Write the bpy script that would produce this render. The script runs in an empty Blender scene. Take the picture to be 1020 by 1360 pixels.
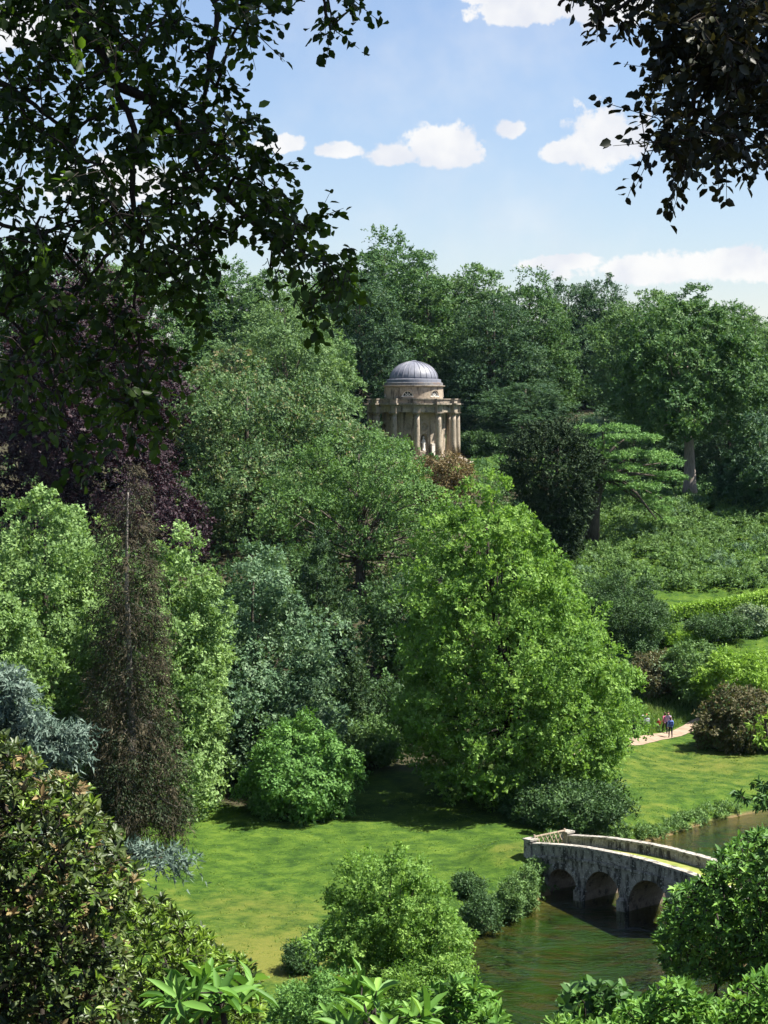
import bpy, math, random
import numpy as np
from mathutils import Vector, Matrix

# ------------------------------------------------------------------ camera
F_PX = 2700.0                       # focal length in pixels of the 1020 x 1360 photograph
CAMZ = 29.0
PITCH = math.atan(140 / F_PX)
sc = bpy.context.scene
col = sc.collection
cam_data = bpy.data.cameras.new('camera')
cam = bpy.data.objects.new('camera', cam_data)
col.objects.link(cam)
cam.location = (0, 0, CAMZ)
cam.rotation_euler = (math.pi / 2 - PITCH, 0, 0)
cam_data.sensor_fit = 'VERTICAL'
cam_data.sensor_height = 36
cam_data.lens = F_PX / 1360 * 36
cam_data.clip_start = 0.3
cam_data.clip_end = 6000
sc.camera = cam

# ------------------------------------------------------------------ render settings and exposure
sc.render.engine = 'CYCLES'
sc.view_settings.view_transform = 'Standard'
sc.view_settings.look = 'None'
sc.view_settings.gamma = 1
sc.view_settings.exposure = 1.6
cy = sc.cycles
cy.max_bounces = 4
cy.diffuse_bounces = 2
cy.glossy_bounces = 2
cy.transmission_bounces = 3
cy.transparent_max_bounces = 8
cy.caustics_reflective = False
cy.caustics_refractive = False
cy.use_denoising = True
cy.sample_clamp_indirect = 4.0
cy.use_adaptive_sampling = True
cy.adaptive_threshold = 0.015

HAZE = 0.000018

# ------------------------------------------------------------------ light
SUN_AZ, SUN_EL = math.radians(92), math.radians(57)
to_sun = Vector((math.sin(SUN_AZ) * math.cos(SUN_EL), math.cos(SUN_AZ) * math.cos(SUN_EL), math.sin(SUN_EL)))
sl = bpy.data.lights.new('sun', 'SUN')
sl.energy = 4.9
sl.angle = math.radians(0.55)
sl.color = (1.0, 0.95, 0.86)
so = bpy.data.objects.new('sun', sl)
col.objects.link(so)
so.location = (0, 0, 90)
so.rotation_euler = to_sun.to_track_quat('Z', 'Y').to_euler()

# ------------------------------------------------------------------ world: sky with cumulus
world = bpy.data.worlds.new('World')
sc.world = world
world.use_nodes = True
wt = world.node_tree
wt.nodes.clear()


class N:
    """small node helper: every call makes one node and returns its output"""
    def __init__(self, tree):
        self.t = tree

    def node(self, kind, **kw):
        n = self.t.nodes.new(kind)
        for k, v in kw.items():
            setattr(n, k, v)
        return n

    def put(self, sock, v):
        if isinstance(v, bpy.types.NodeSocket):
            self.t.links.new(v, sock)
        elif isinstance(v, (tuple, list)) and len(v) == 3 and sock.type == 'RGBA':
            sock.default_value = (*v, 1)
        else:
            sock.default_value = v

    def math(self, op, a, b=None, c=None, clamp=False):
        n = self.node('ShaderNodeMath', operation=op, use_clamp=clamp)
        for i, v in enumerate((a, b, c)):
            if v is not None:
                self.put(n.inputs[i], v)
        return n.outputs[0]

    def ramp(self, f, stops, interp='LINEAR'):
        n = self.node('ShaderNodeValToRGB')
        n.color_ramp.interpolation = interp
        e = n.color_ramp.elements
        while len(e) < len(stops):
            e.new(0.5)
        for i, (p, c) in enumerate(stops):
            e[i].position = p
            e[i].color = (*c, 1) if len(c) == 3 else c
        self.put(n.inputs[0], f)
        return n.outputs[0]

    def mix(self, f, a, b, blend='MIX'):
        n = self.node('ShaderNodeMix', data_type='RGBA', blend_type=blend)
        self.put(n.inputs[0], f)
        self.put(n.inputs[6], a)
        self.put(n.inputs[7], b)
        return n.outputs[2]

    def noise(self, vec, scale, detail=4, rough=0.55, dist=0.0):
        n = self.node('ShaderNodeTexNoise')
        if vec is not None:
            self.put(n.inputs['Vector'], vec)
        n.inputs['Scale'].default_value = scale
        n.inputs['Detail'].default_value = detail
        n.inputs['Roughness'].default_value = rough
        n.inputs['Distortion'].default_value = dist
        return n.outputs[0]

    def smooth(self, v, lo, hi, a=0.0, b=1.0):
        n = self.node('ShaderNodeMapRange', interpolation_type='SMOOTHSTEP')
        self.put(n.inputs[0], v)
        for i, x in zip((1, 2, 3, 4), (lo, hi, a, b)):
            n.inputs[i].default_value = x
        return n.outputs[0]


w = N(wt)
sky = w.node('ShaderNodeTexSky', sky_type='NISHITA')
sky.sun_disc = False
sky.sun_elevation = SUN_EL
sky.sun_rotation = SUN_AZ
sky.altitude = 300
sky.air_density = 1.15
sky.dust_density = 0.35
sky.ozone_density = 4.0
tc = w.node('ShaderNodeTexCoord').outputs['Generated']
sep = w.node('ShaderNodeSeparateXYZ')
wt.links.new(tc, sep.inputs[0])
az = w.math('ARCTAN2', sep.outputs[0], sep.outputs[1])
el = w.math('ARCSINE', sep.outputs[2])
CLOUDS = [(588, 203, 60, 38), (520, 212, 46, 22), (455, 206, 40, 15), (678, 180, 22, 18), (795, 198, 70, 52), (735, 210, 24, 20),
          (700, 30, 90, 30), (790, 15, 130, 52), (640, 8, 50, 22), (880, 362, 150, 26), (1010, 362, 120, 32), (750, 352, 70, 14),
          (375, 198, 34, 16), (395, -5, 70, 30), (160, 250, 120, 40), (60, 60, 120, 50), (-120, 180, 90, 40), (1160, 200, 110, 45),
          (1300, 60, 130, 60), (-300, 40, 150, 60)]
dens = None
for (x, y, ww, hh) in CLOUDS:
    a = w.math('MULTIPLY', w.math('SUBTRACT', az, (x - 510) / F_PX), F_PX / ww)
    e = w.math('MULTIPLY', w.math('SUBTRACT', el, (540 - y) / F_PX), F_PX / hh)
    e = w.math('MULTIPLY', e, w.math('ADD', 1.0, w.math('MULTIPLY', w.math('LESS_THAN', e, 0.0), 0.45)))
    r = w.math('SQRT', w.math('ADD', w.math('MULTIPLY', a, a), w.math('MULTIPLY', e, e)))
    d = w.math('SUBTRACT', 1.0, r)
    dens = d if dens is None else w.math('MAXIMUM', dens, d)
n1 = w.noise(tc, 58, 8, 0.62)
n2 = w.noise(tc, 14, 5, 0.55)
dd = w.math('ADD', w.math('MAXIMUM', w.math('MULTIPLY', dens, 1.35), -0.9), w.math('ADD', w.math('MULTIPLY', w.math('SUBTRACT', n1, 0.5), 2.3), w.math('MULTIPLY', w.math('SUBTRACT', w.noise(tc, 170, 5, 0.6), 0.5), 1.0)))
alpha = w.smooth(dd, -0.02, 0.40)
high = w.math('MULTIPLY', w.smooth(w.noise(tc, 5.5, 6, 0.6), 0.56, 0.70), w.smooth(el, 0.24, 0.34))
wisp = w.math('MULTIPLY', w.smooth(n2, 0.42, 0.78), 0.34)
alpha = w.math('MAXIMUM', w.math('MAXIMUM', w.math('MULTIPLY', alpha, 0.93), high), wisp)
shade = w.smooth(w.noise(tc, 38, 4, 0.5), 0.35, 0.66)
cloud_col = w.mix(shade, (4.55, 4.65, 5.0), (5.5, 5.45, 5.4))
sky_t = w.mix(1.0, sky.outputs[0], (0.86, 0.80, 0.845), 'MULTIPLY')
final = w.mix(alpha, sky_t, cloud_col)
bg = w.node('ShaderNodeBackground')
wt.links.new(final, bg.inputs[0])
bg.inputs[1].default_value = 0.0605
out = w.node('ShaderNodeOutputWorld')
wt.links.new(bg.outputs[0], out.inputs[0])

# ------------------------------------------------------------------ pixel -> place
cp, sp = math.cos(PITCH), math.sin(PITCH)


def ray(px, py):
    u, v = (np.asarray(px, float) - 510) / F_PX, (680 - np.asarray(py, float)) / F_PX
    return np.stack([u + 0 * v, cp + v * sp + 0 * u, -sp + v * cp + 0 * u], -1)


def at(px, py, Y):                      # the point seen at a pixel, Y metres in front of the camera
    d = ray(px, py)
    return np.array([0, 0, CAMZ]) + d * (np.asarray(Y, float) / d[..., 1])[..., None]


def G(px, py, z=0.7):                   # the point seen at a pixel on a level surface
    d = ray(px, py)
    return np.array([0, 0, CAMZ]) + d * ((z - CAMZ) / d[..., 2])[..., None]


# ------------------------------------------------------------------ terrain
WATER = 0.7
SHORE = [tuple(G(*p)[:2]) for p in ((555, 1300), (590, 1262), (640, 1224), (668, 1209), (700, 1200), (728, 1186), (745, 1160), (800, 1128), (835, 1119), (872, 1114),
                                    (900, 1104), (940, 1091), (1020, 1075), (1150, 1052), (1400, 1030))]
SHORE += [(95, 140), (95, 131), (42, 121), (27, 114), (20.8, 110.8), (18.2, 108.3), (17.6, 105.5), (18.6, 101), (20.5, 96), (22, 90.5)] + [tuple(G(*p)[:2]) for p in ((900, 1392), (800, 1398), (700, 1398), (620, 1385), (560, 1345))]
SHORE = np.array(SHORE)


def shore_dist(x, y):
    """signed distance to the lake shore, negative inside the water"""
    P = np.stack([np.ravel(x), np.ravel(y)], -1).astype(float)
    A, B = SHORE, np.roll(SHORE, -1, 0)
    best = np.full(len(P), 1e9)
    inside = np.zeros(len(P), bool)
    for a, b in zip(A, B):
        ab = b - a
        t = np.clip(((P - a) @ ab) / (ab @ ab), 0, 1)
        best = np.minimum(best, np.hypot(*(P - a - t[:, None] * ab).T))
        c = (a[1] > P[:, 1]) != (b[1] > P[:, 1])
        inside ^= c & (P[:, 0] < (b[0] - a[0]) * (P[:, 1] - a[1]) / (b[1] - a[1] + 1e-12) + a[0])
    return np.where(inside, -best, best).reshape(np.shape(x))


def sstep(a, b, v):
    t = np.clip((v - a) / (b - a), 0, 1)
    return t * t * (3 - 2 * t)


def H(x, y):
    x, y = np.asarray(x, float), np.asarray(y, float)
    YL = [-400, -20, 0, 12, 74, 86, 100, 135, 142, 175, 210, 245, 272, 300, 350, 420, 600, 3000]
    ZL = [36, 29, 27.2, 23.3, 2.0, 1.5, 1.5, 2.0, 2.4, 6.5, 12.4, 18, 21, 21.2, 27, 35, 40, 40]
    YR = [-400, -20, 0, 12, 74, 86, 120, 168, 174, 192, 228, 262, 300, 350, 420, 600, 3000]
    ZR = [36, 29, 27.2, 23.3, 2.0, 1.5, 1.4, 2.1, 2.9, 9.0, 17.9, 18.4, 19.4, 23, 34, 40, 40]
    k = sstep(6, 22, x - (y - 120) * 0.06)
    z = np.interp(y, YL, ZL) * (1 - k) + np.interp(y, YR, ZR) * k
    z = z + 0.10 * np.sin(x * 0.31 + 1.3) * np.sin(y * 0.23) + 0.05 * np.sin(x * 0.83 + y * 0.4)
    d = shore_dist(x, y)
    bank = WATER + 0.12 + 0.42 * np.maximum(d, 0)
    z = np.where(d > 0, np.minimum(z, bank), WATER - 0.05 - np.minimum(-d * 0.16, 1.1))
    m_ = 2.66 - .34 * np.maximum(0, np.hypot((x - 8.6) / 1.0, y - 121.1) - 2.0)        # earth ramp up to the bridge end
    m_ = np.maximum(m_, 2.55 - .34 * np.maximum(0, np.hypot(x - 21.9, y - 107.0) - 2.2))
    z = np.where(d > .1, np.maximum(z, np.minimum(m_, 2.66)), z)
    return z


def Hs(x, y):
    return float(H(np.array([x]), np.array([y]))[0])


# ------------------------------------------------------------------ mesh helpers
def new_obj(name, data, parent=None, loc=(0, 0, 0), kind=None):
    o = bpy.data.objects.new(name, data)
    col.objects.link(o)
    o.location = loc
    if parent is not None:
        o.parent = parent
    if kind:
        o['kind'] = kind
    return o


def mesh(name, V, F, mat=None, smooth=False, attrs=None):
    """V (n,3); F an (m,k) array or a list of faces; attrs {name: (n,3) per vertex colours or (n,) floats}"""
    me = bpy.data.meshes.new(name)
    V = np.asarray(V, np.float32)
    if isinstance(F, np.ndarray):
        m, k = F.shape
        me.vertices.add(len(V))
        me.vertices.foreach_set('co', V.ravel())
        me.loops.add(m * k)
        me.loops.foreach_set('vertex_index', F.ravel().astype(np.int32))
        me.polygons.add(m)
        me.polygons.foreach_set('loop_start', np.arange(0, m * k, k, dtype=np.int32))
        me.update(calc_edges=True)
    else:
        me.from_pydata([tuple(map(float, v)) for v in V], [], [tuple(int(i) for i in f) for f in F])
        me.update()
    for an, av in (attrs or {}).items():
        av = np.asarray(av, np.float32)
        if av.ndim == 1:
            me.attributes.new(an, 'FLOAT', 'POINT').data.foreach_set('value', av)
        else:
            me.attributes.new(an, 'FLOAT_VECTOR', 'POINT').data.foreach_set('vector', av.ravel())
    if mat:
        me.materials.append(mat)
    if smooth:
        me.polygons.foreach_set('use_smooth', np.ones(len(me.polygons), bool))
    return me


def tag(o, label, cat, group=None):
    o['label'] = label
    o['category'] = cat
    if group:
        o['group'] = group
    return o


def thing(name, label, cat, loc=(0, 0, 0), rotz=0, group=None):
    o = bpy.data.objects.new(name, None)
    o.empty_display_size = 0.2
    col.objects.link(o)
    o.location = [float(c) for c in loc]
    o.rotation_euler = (0, 0, rotz)
    return tag(o, label, cat, group)


def dup(root, loc, rotz, scale, label, group):
    r = root.copy()
    col.objects.link(r)
    r.location = [float(c) for c in loc]
    r.rotation_euler = (0, 0, rotz)
    r.scale = scale
    tag(r, label, root['category'], group)
    for ch in list(root.children):
        c = ch.copy()
        col.objects.link(c)
        c.parent = r
    return r


class MB:
    """collects boxes, lathes and tubes into one mesh"""
    def __init__(self):
        self.v, self.f = [], []

    def add(self, V, F):
        o = len(self.v)
        self.v += [tuple(map(float, p)) for p in V]
        self.f += [tuple(i + o for i in f) for f in F]
        return self

    def box(self, c, s, rz=0.0):
        cx, cy_, cz = c
        a, b, h = s[0] / 2, s[1] / 2, s[2] / 2
        ca, sa = math.cos(rz), math.sin(rz)
        V = [(cx + ca * x - sa * y, cy_ + sa * x + ca * y, cz + z) for z in (-h, h) for x, y in ((-a, -b), (a, -b), (a, b), (-a, b))]
        return self.add(V, [(3, 2, 1, 0), (4, 5, 6, 7), (0, 1, 5, 4), (1, 2, 6, 5), (2, 3, 7, 6), (3, 0, 4, 7)])

    def lathe(self, prof, n=24, c=(0, 0), cap=True):
        V = [(c[0] + r * math.cos(2 * math.pi * i / n), c[1] + r * math.sin(2 * math.pi * i / n), z) for r, z in prof for i in range(n)]
        F = [(k * n + i, k * n + (i + 1) % n, (k + 1) * n + (i + 1) % n, (k + 1) * n + i) for k in range(len(prof) - 1) for i in range(n)]
        if cap:
            F += [tuple(range(n))[::-1], tuple((len(prof) - 1) * n + i for i in range(n))]
        return self.add(V, F)

    def tube(self, pts, rad, n=6):
        V, F = tube_arrays(pts, rad, n)
        return self.add(V, F)

    def build(self, name, mat, parent=None, loc=(0, 0, 0), smooth=False, kind=None):
        return new_obj(name, mesh(name, self.v, self.f, mat, smooth), parent, loc, kind)


def tube_arrays(pts, rad, n=6):
    pts = np.asarray(pts, float)
    rad = np.broadcast_to(rad, len(pts))
    t = np.gradient(pts, axis=0)
    t /= np.linalg.norm(t, axis=1)[:, None] + 1e-9
    ref = np.array([0.31, 0.95, 0.02])
    a = np.cross(t, ref)
    a /= np.linalg.norm(a, axis=1)[:, None] + 1e-9
    b = np.cross(t, a)
    ang = np.linspace(0, 2 * np.pi, n, endpoint=False)
    V = (pts[:, None] + rad[:, None, None] * (np.cos(ang)[None, :, None] * a[:, None] + np.sin(ang)[None, :, None] * b[:, None])).reshape(-1, 3)
    m = len(pts)
    F = [(k * n + i, k * n + (i + 1) % n, (k + 1) * n + (i + 1) % n, (k + 1) * n + i) for k in range(m - 1) for i in range(n)]
    F += [tuple(range(n))[::-1], tuple((m - 1) * n + i for i in range(n))]
    return V, F


# ------------------------------------------------------------------ materials
def new_mat(name):
    m = bpy.data.materials.new(name)
    m.use_nodes = True
    m.node_tree.nodes.clear()
    return m, N(m.node_tree)


def finish(m, n, surf, disp=None):
    o = n.node('ShaderNodeOutputMaterial')
    m.node_tree.links.new(surf, o.inputs[0])
    return m


def principled(n, color, rough=0.7, normal=None, spec=0.3, metallic=0.0):
    p = n.node('ShaderNodeBsdfPrincipled')
    n.put(p.inputs['Base Color'], color)
    n.put(p.inputs['Roughness'], rough)
    n.put(p.inputs['Specular IOR Level'], spec)
    n.put(p.inputs['Metallic'], metallic)
    if normal is not None:
        n.put(p.inputs['Normal'], normal)
    return p.outputs[0]


def bump(n, height, strength=0.5, dist=0.05):
    b = n.node('ShaderNodeBump')
    b.inputs['Strength'].default_value = strength
    b.inputs['Distance'].default_value = dist
    n.put(b.inputs['Height'], height)
    return b.outputs[0]


def leaf_mat(name, stops, transl=0.35, rough=0.6, spec=0.16, tboost=(1.25, 1.3, 0.7), gain=1.14):
    """stops: colours from the darkest to the lightest leaf; tint attribute = (leaf, bough, spray) random numbers"""
    m, n = new_mat(name)
    a = n.node('ShaderNodeAttribute', attribute_name='tint')
    s = n.node('ShaderNodeSeparateXYZ')
    m.node_tree.links.new(a.outputs['Vector'], s.inputs[0])
    v = n.math('ADD', n.math('MULTIPLY', s.outputs[0], 0.20), n.math('ADD', n.math('MULTIPLY', s.outputs[1], 0.36), n.math('MULTIPLY', s.outputs[2], 0.44)))
    k = len(stops)
    stops = [tuple(x * .93 + .07 * (.3 * st[0] + .6 * st[1] + .1 * st[2]) for x in st) for st in stops]
    transl = transl * .72
    c = n.ramp(v, [(0.12 + 0.76 * i / (k - 1), tuple(x * gain for x in st)) for i, st in enumerate(stops)])
    p = principled(n, c, rough, None, spec)
    t = n.node('ShaderNodeBsdfTranslucent')
    n.put(t.inputs[0], n.mix(1.0, c, tboost, 'MULTIPLY'))
    x = n.node('ShaderNodeMixShader')
    x.inputs[0].default_value = transl
    m.node_tree.links.new(p, x.inputs[1])
    m.node_tree.links.new(t.outputs[0], x.inputs[2])
    return finish(m, n, x.outputs[0])


def rough_mat(name, c1, c2, scale=3, rough=0.85, bs=0.5, bd=0.03, c3=None, stretch=None, spec=0.25):
    m, n = new_mat(name)
    co = n.node('ShaderNodeTexCoord').outputs['Object']
    if stretch:
        mp = n.node('ShaderNodeMapping')
        mp.inputs['Scale'].default_value = stretch
        m.node_tree.links.new(co, mp.inputs[0])
        co = mp.outputs[0]
    f = n.noise(co, scale, 6, 0.62)
    c = n.ramp(f, [(0.33, c1), (0.66, c2)])
    if c3:
        c = n.mix(n.smooth(n.noise(co, scale * 0.37, 5, 0.6), 0.54, 0.66), c, c3)
    return finish(m, n, principled(n, c, rough, bump(n, n.noise(co, scale * 4, 5, 0.6), bs, bd), spec))


M = {}
M['tulip'] = leaf_mat('tulip_leaf', [(.062, .140, .020), (.098, .20, .030), (.15, .27, .045), (.215, .35, .065)], .48)
M['lime'] = leaf_mat('lime_leaf', [(.085, .155, .045), (.12, .21, .06), (.17, .275, .085), (.23, .345, .115)], .42)
M['beech'] = leaf_mat('beech_leaf', [(.032, .080, .026), (.048, .110, .034), (.070, .142, .040), (.100, .172, .048)], .36)
M['beech_pale'] = leaf_mat('beech_pale_leaf', [(.050, .105, .036), (.070, .142, .046), (.10, .185, .058), (.14, .225, .068)], .38)
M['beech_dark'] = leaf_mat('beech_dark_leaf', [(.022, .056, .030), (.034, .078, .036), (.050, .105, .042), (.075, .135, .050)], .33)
M['sycamore'] = leaf_mat('sycamore_leaf', [(.040, .085, .030), (.060, .120, .042), (.090, .160, .055), (.14, .20, .075)], .36)
M['sycamore_seed'] = leaf_mat('sycamore_seed_leaf', [(.050, .090, .034), (.085, .120, .05), (.14, .145, .065), (.22, .17, .085)], .34)
M['bramble'] = leaf_mat('bramble_leaf', [(.060, .125, .030), (.085, .165, .040), (.115, .205, .05), (.15, .24, .065)], .4)
M['oak'] = leaf_mat('oak_leaf', [(.045, .100, .028), (.068, .145, .036), (.098, .19, .046), (.14, .235, .06)], .36)
M['copper'] = leaf_mat('copper_leaf', [(.016, .010, .014), (.025, .015, .020), (.038, .023, .030), (.065, .040, .048)], .25, tboost=(1.3, .7, .8))
M['silver'] = leaf_mat('silver_leaf', [(.045, .095, .050), (.070, .135, .068), (.105, .185, .092), (.16, .24, .13)], .34)
M['cypress'] = leaf_mat('cypress_leaf', [(.018, .044, .020), (.028, .062, .024), (.045, .088, .03), (.075, .12, .036)], .2)
M['larch'] = leaf_mat('larch_leaf', [(.065, .125, .05), (.090, .165, .060), (.125, .21, .072), (.17, .26, .085)], .36)
M['dead'] = leaf_mat('dead_twig', [(.018, .016, .009), (.032, .028, .015), (.052, .045, .025), (.095, .08, .048)], .12, .8, tboost=(1, 1, 1))
M['dead_green'] = leaf_mat('thinning_needles', [(.014, .030, .012), (.024, .044, .016), (.036, .056, .022), (.06, .07, .03)], .2)
M['magnolia'] = leaf_mat('magnolia_leaf', [(.050, .125, .024), (.075, .175, .034), (.105, .225, .045), (.15, .29, .06)], .38)
M['monkey'] = leaf_mat('monkey_puzzle_leaf', [(.014, .028, .014), (.020, .038, .017), (.030, .052, .022), (.045, .070, .030)], .08, .7, .08)
M['cedar'] = leaf_mat('cedar_needles', [(.055, .13, .034), (.085, .185, .046), (.125, .245, .06), (.18, .31, .08)], .28)
M['blue'] = leaf_mat('blue_cedar_needles', [(.060, .10, .072), (.085, .135, .10), (.125, .18, .14), (.19, .25, .20)], .25, tboost=(1, 1.1, 1))
M['laurel'] = leaf_mat('laurel_leaf', [(.045, .12, .018), (.072, .175, .026), (.11, .235, .034), (.17, .31, .05)], .34, .5, .15)
M['laurel_dark'] = leaf_mat('laurel_dark_leaf', [(.025, .065, .016), (.040, .100, .022), (.065, .15, .03), (.115, .225, .042)], .3, .5, .15)
M['rhodo'] = leaf_mat('rhododendron_leaf', [(.018, .034, .010), (.034, .058, .015), (.062, .092, .022), (.11, .145, .036)], .26, .45, .35)
M['rhodo_young'] = leaf_mat('rhododendron_young_leaf', [(.075, .13, .018), (.11, .19, .024), (.16, .26, .03), (.23, .34, .045)], .4, .42, .35)
M['rhodo_brown'] = leaf_mat('rhododendron_seed_head', [(.09, .06, .03), (.14, .105, .045), (.19, .15, .065), (.22, .15, .06)], .25, .6, tboost=(1, 1, 1))
M['rhodo_red'] = leaf_mat('bronze_shrub_leaf', [(.040, .046, .018), (.068, .068, .028), (.105, .095, .042), (.15, .12, .06)], .3)
M['autumn'] = leaf_mat('bronze_maple_leaf', [(.075, .062, .026), (.11, .085, .036), (.15, .115, .048), (.20, .15, .06)], .34, tboost=(1.2, 1.1, .8))
M['shrub'] = leaf_mat('shrub_leaf', [(.050, .105, .028), (.075, .145, .04), (.105, .19, .052), (.15, .245, .07)], .34)
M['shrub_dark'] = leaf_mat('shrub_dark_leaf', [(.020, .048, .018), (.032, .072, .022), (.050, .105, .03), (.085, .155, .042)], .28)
M['shrub_pale'] = leaf_mat('shrub_pale_leaf', [(.085, .135, .066), (.12, .18, .09), (.17, .24, .13), (.26, .33, .21)], .34)
M['acid'] = leaf_mat('acid_green_leaf', [(.09, .18, .016), (.13, .24, .022), (.18, .31, .03), (.25, .39, .045)], .4)
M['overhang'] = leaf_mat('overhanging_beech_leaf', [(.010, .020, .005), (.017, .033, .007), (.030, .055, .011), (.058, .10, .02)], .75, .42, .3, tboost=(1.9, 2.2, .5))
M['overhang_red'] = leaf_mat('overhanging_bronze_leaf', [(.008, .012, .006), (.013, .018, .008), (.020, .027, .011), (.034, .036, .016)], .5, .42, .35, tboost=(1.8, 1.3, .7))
M['grass_blade'] = leaf_mat('grass_blade', [(.055, .115, .012), (.08, .155, .016), (.115, .195, .022), (.17, .23, .035)], .4)
M['long_grass'] = leaf_mat('long_grass_blade', [(.06, .12, .022), (.09, .165, .03), (.13, .205, .042), (.19, .245, .065)], .4)
M['bark'] = rough_mat('bark', (.045, .036, .028), (.11, .092, .074), 2.2, .95, .8, .05, stretch=(4, 4, 0.7))
M['bark_pale'] = rough_mat('pale_bark', (.20, .165, .14), (.36, .31, .265), 2.2, .95, .8, .05, stretch=(4, 4, 0.7))
M['bark_grey'] = rough_mat('dead_grey_bark', (.13, .115, .10), (.26, .235, .205), 2.5, .95, .8, .04, stretch=(4, 4, 0.7))
M['bark_dark'] = rough_mat('dark_bark', (.020, .016, .013), (.048, .039, .031), 4, .95, .8, .02, stretch=(3, 3, 1))
# ---- PART 2


def stone_mat(name, base, dark, lich, streak=True, scale=1.2, s0=.50, l0=.56):
    m, n = new_mat(name)
    co = n.node('ShaderNodeTexCoord').outputs['Object']
    f = n.noise(co, scale * 1.7, 7, 0.65)
    c = n.ramp(f, [(0.30, tuple(x * .72 for x in base)), (0.5, base), (0.72, tuple(min(1, x * 1.28) for x in base))])
    mp = n.node('ShaderNodeMapping')
    mp.inputs['Scale'].default_value = (1.5, 1.5, 0.28) if streak else (1, 1, 1)
    m.node_tree.links.new(co, mp.inputs[0])
    g = n.noise(mp.outputs[0], scale * 1.3, 6, 0.68)
    c = n.mix(n.smooth(g, s0, s0 + .14, 0, 0.9), c, dark)
    l = n.noise(co, scale * 5.5, 5, 0.7)
    c = n.mix(n.smooth(l, l0, l0 + .08, 0, 0.85), c, lich)
    b = n.math('ADD', n.noise(co, scale * 9, 6, 0.7), n.math('MULTIPLY', f, 1.2))
    return finish(m, n, principled(n, c, .92, bump(n, b, 0.6, 0.05), .2))


M['temple'] = stone_mat('temple_stone', (.31, .258, .198), (.075, .062, .052), (.38, .34, .28), True, .8)
M['temple_top'] = stone_mat('weathered_temple_stone', (.26, .22, .172), (.07, .062, .055), (.31, .285, .235), True, 1.0)
M['lead'] = rough_mat('lead_roof', (.115, .12, .145), (.19, .195, .23), 1.2, .48, .3, .02, stretch=(1, 1, .6), spec=.5)
M['lead_old'] = rough_mat('stained_lead', (.10, .10, .11), (.20, .19, .185), 1.6, .6, .3, .02, c3=(.17, .125, .10), spec=.4)
M['bridge'] = stone_mat('bridge_stone', (.27, .25, .215), (.022, .022, .019), (.55, .55, .51), True, 1.5, .45, .57)
M['coping'] = stone_mat('bridge_coping', (.30, .275, .235), (.05, .046, .038), (.52, .51, .47), False, 2.0, .48, .55)
M['soffit'] = stone_mat('arch_stone', (.20, .155, .115), (.045, .038, .032), (.28, .25, .20), False, 1.4)
M['marble'] = rough_mat('pale_marble', (.55, .50, .44), (.72, .68, .62), 3, .7, .3, .01)
M['glass'] = rough_mat('dark_glass', (.02, .022, .026), (.035, .038, .045), 2, .12, 0, .001, spec=.6)
M['white'] = rough_mat('old_white_paint', (.55, .54, .50), (.7, .69, .65), 4, .6, .2, .004)
M['wood'] = rough_mat('weathered_wood', (.26, .20, .15), (.42, .34, .26), 5, .85, .4, .01)
M['path'] = rough_mat('gravel_path', (.20, .145, .10), (.30, .225, .165), 1.6, .95, .4, .02)
M['turf'] = rough_mat('bridge_turf', (.11, .15, .028), (.22, .235, .055), 1.8, .95, .6, .05, c3=(.27, .24, .09))

# ------------------------------------------------------------------ ground
m, n = new_mat('ground')
co = n.node('ShaderNodeTexCoord').outputs['Object']
va = n.node('ShaderNodeAttribute', attribute_name='cover')
vs = n.node('ShaderNodeSeparateXYZ')
m.node_tree.links.new(va.outputs['Vector'], vs.inputs[0])
big = n.noise(co, 0.12, 6, 0.6)
mid = n.noise(co, 0.7, 6, 0.65)
mpn = n.node('ShaderNodeMapping')
mpn.inputs['Scale'].default_value = (1, 2.6, 1)
mpn.inputs['Rotation'].default_value = (0, 0, 0.5)
m.node_tree.links.new(co, mpn.inputs[0])
fine = n.math('ADD', n.math('MULTIPLY', n.noise(mpn.outputs[0], 3.2, 8, 0.8), .62), n.math('MULTIPLY', n.noise(mpn.outputs[0], 13, 4, 0.7), .38))
g = n.ramp(n.math('ADD', n.math('MULTIPLY', mid, .42), n.math('MULTIPLY', fine, .58)), [(0.42, (.012, .036, .004)), (0.5, (.037, .080, .007)), (0.58, (.080, .130, .014))])
dryf = n.smooth(n.math('ADD', n.math('MULTIPLY', vs.outputs[0], 1.15), n.math('MULTIPLY', n.math('SUBTRACT', n.math('ADD', n.math('MULTIPLY', mid, .6), n.math('MULTIPLY', big, .4)), .5), 2.0)), 0.25, 0.95)
g = n.mix(dryf, g, n.ramp(fine, [(0.35, (.070, .092, .012)), (0.65, (.150, .142, .030))]))
soil_shade_rgb = n.ramp(fine, [(0.3, (.022, .024, .012)), (0.55, (.045, .040, .022)), (0.75, (.035, .058, .018))])
g = n.mix(n.smooth(n.math('ADD', vs.outputs[1], n.math('MULTIPLY', n.math('SUBTRACT', mid, .5), .8)), 0.35, 0.75), g, soil_shade_rgb)
weed = n.smooth(n.noise(mpn.outputs[0], 0.34, 6, 0.65), 0.40, 0.54)
bed = n.mix(weed, n.ramp(fine, [(0.3, (.050, .036, .014)), (0.7, (.115, .082, .036))]), n.ramp(fine, [(0.3, (.016, .036, .008)), (0.7, (.06, .10, .022))]))
bed = n.mix(n.smooth(vs.outputs[2], 0.15, 0.4), n.ramp(fine, [(0.3, (.10, .070, .032)), (0.7, (.17, .12, .06))]), bed)
g = n.mix(n.smooth(vs.outputs[2], 0.02, 0.10), g, bed)
finish(m, n, principled(n, g, .95, bump(n, n.math('ADD', fine, n.math('MULTIPLY', mid, .6)), .7, .10), .15))
M['ground'] = m

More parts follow.
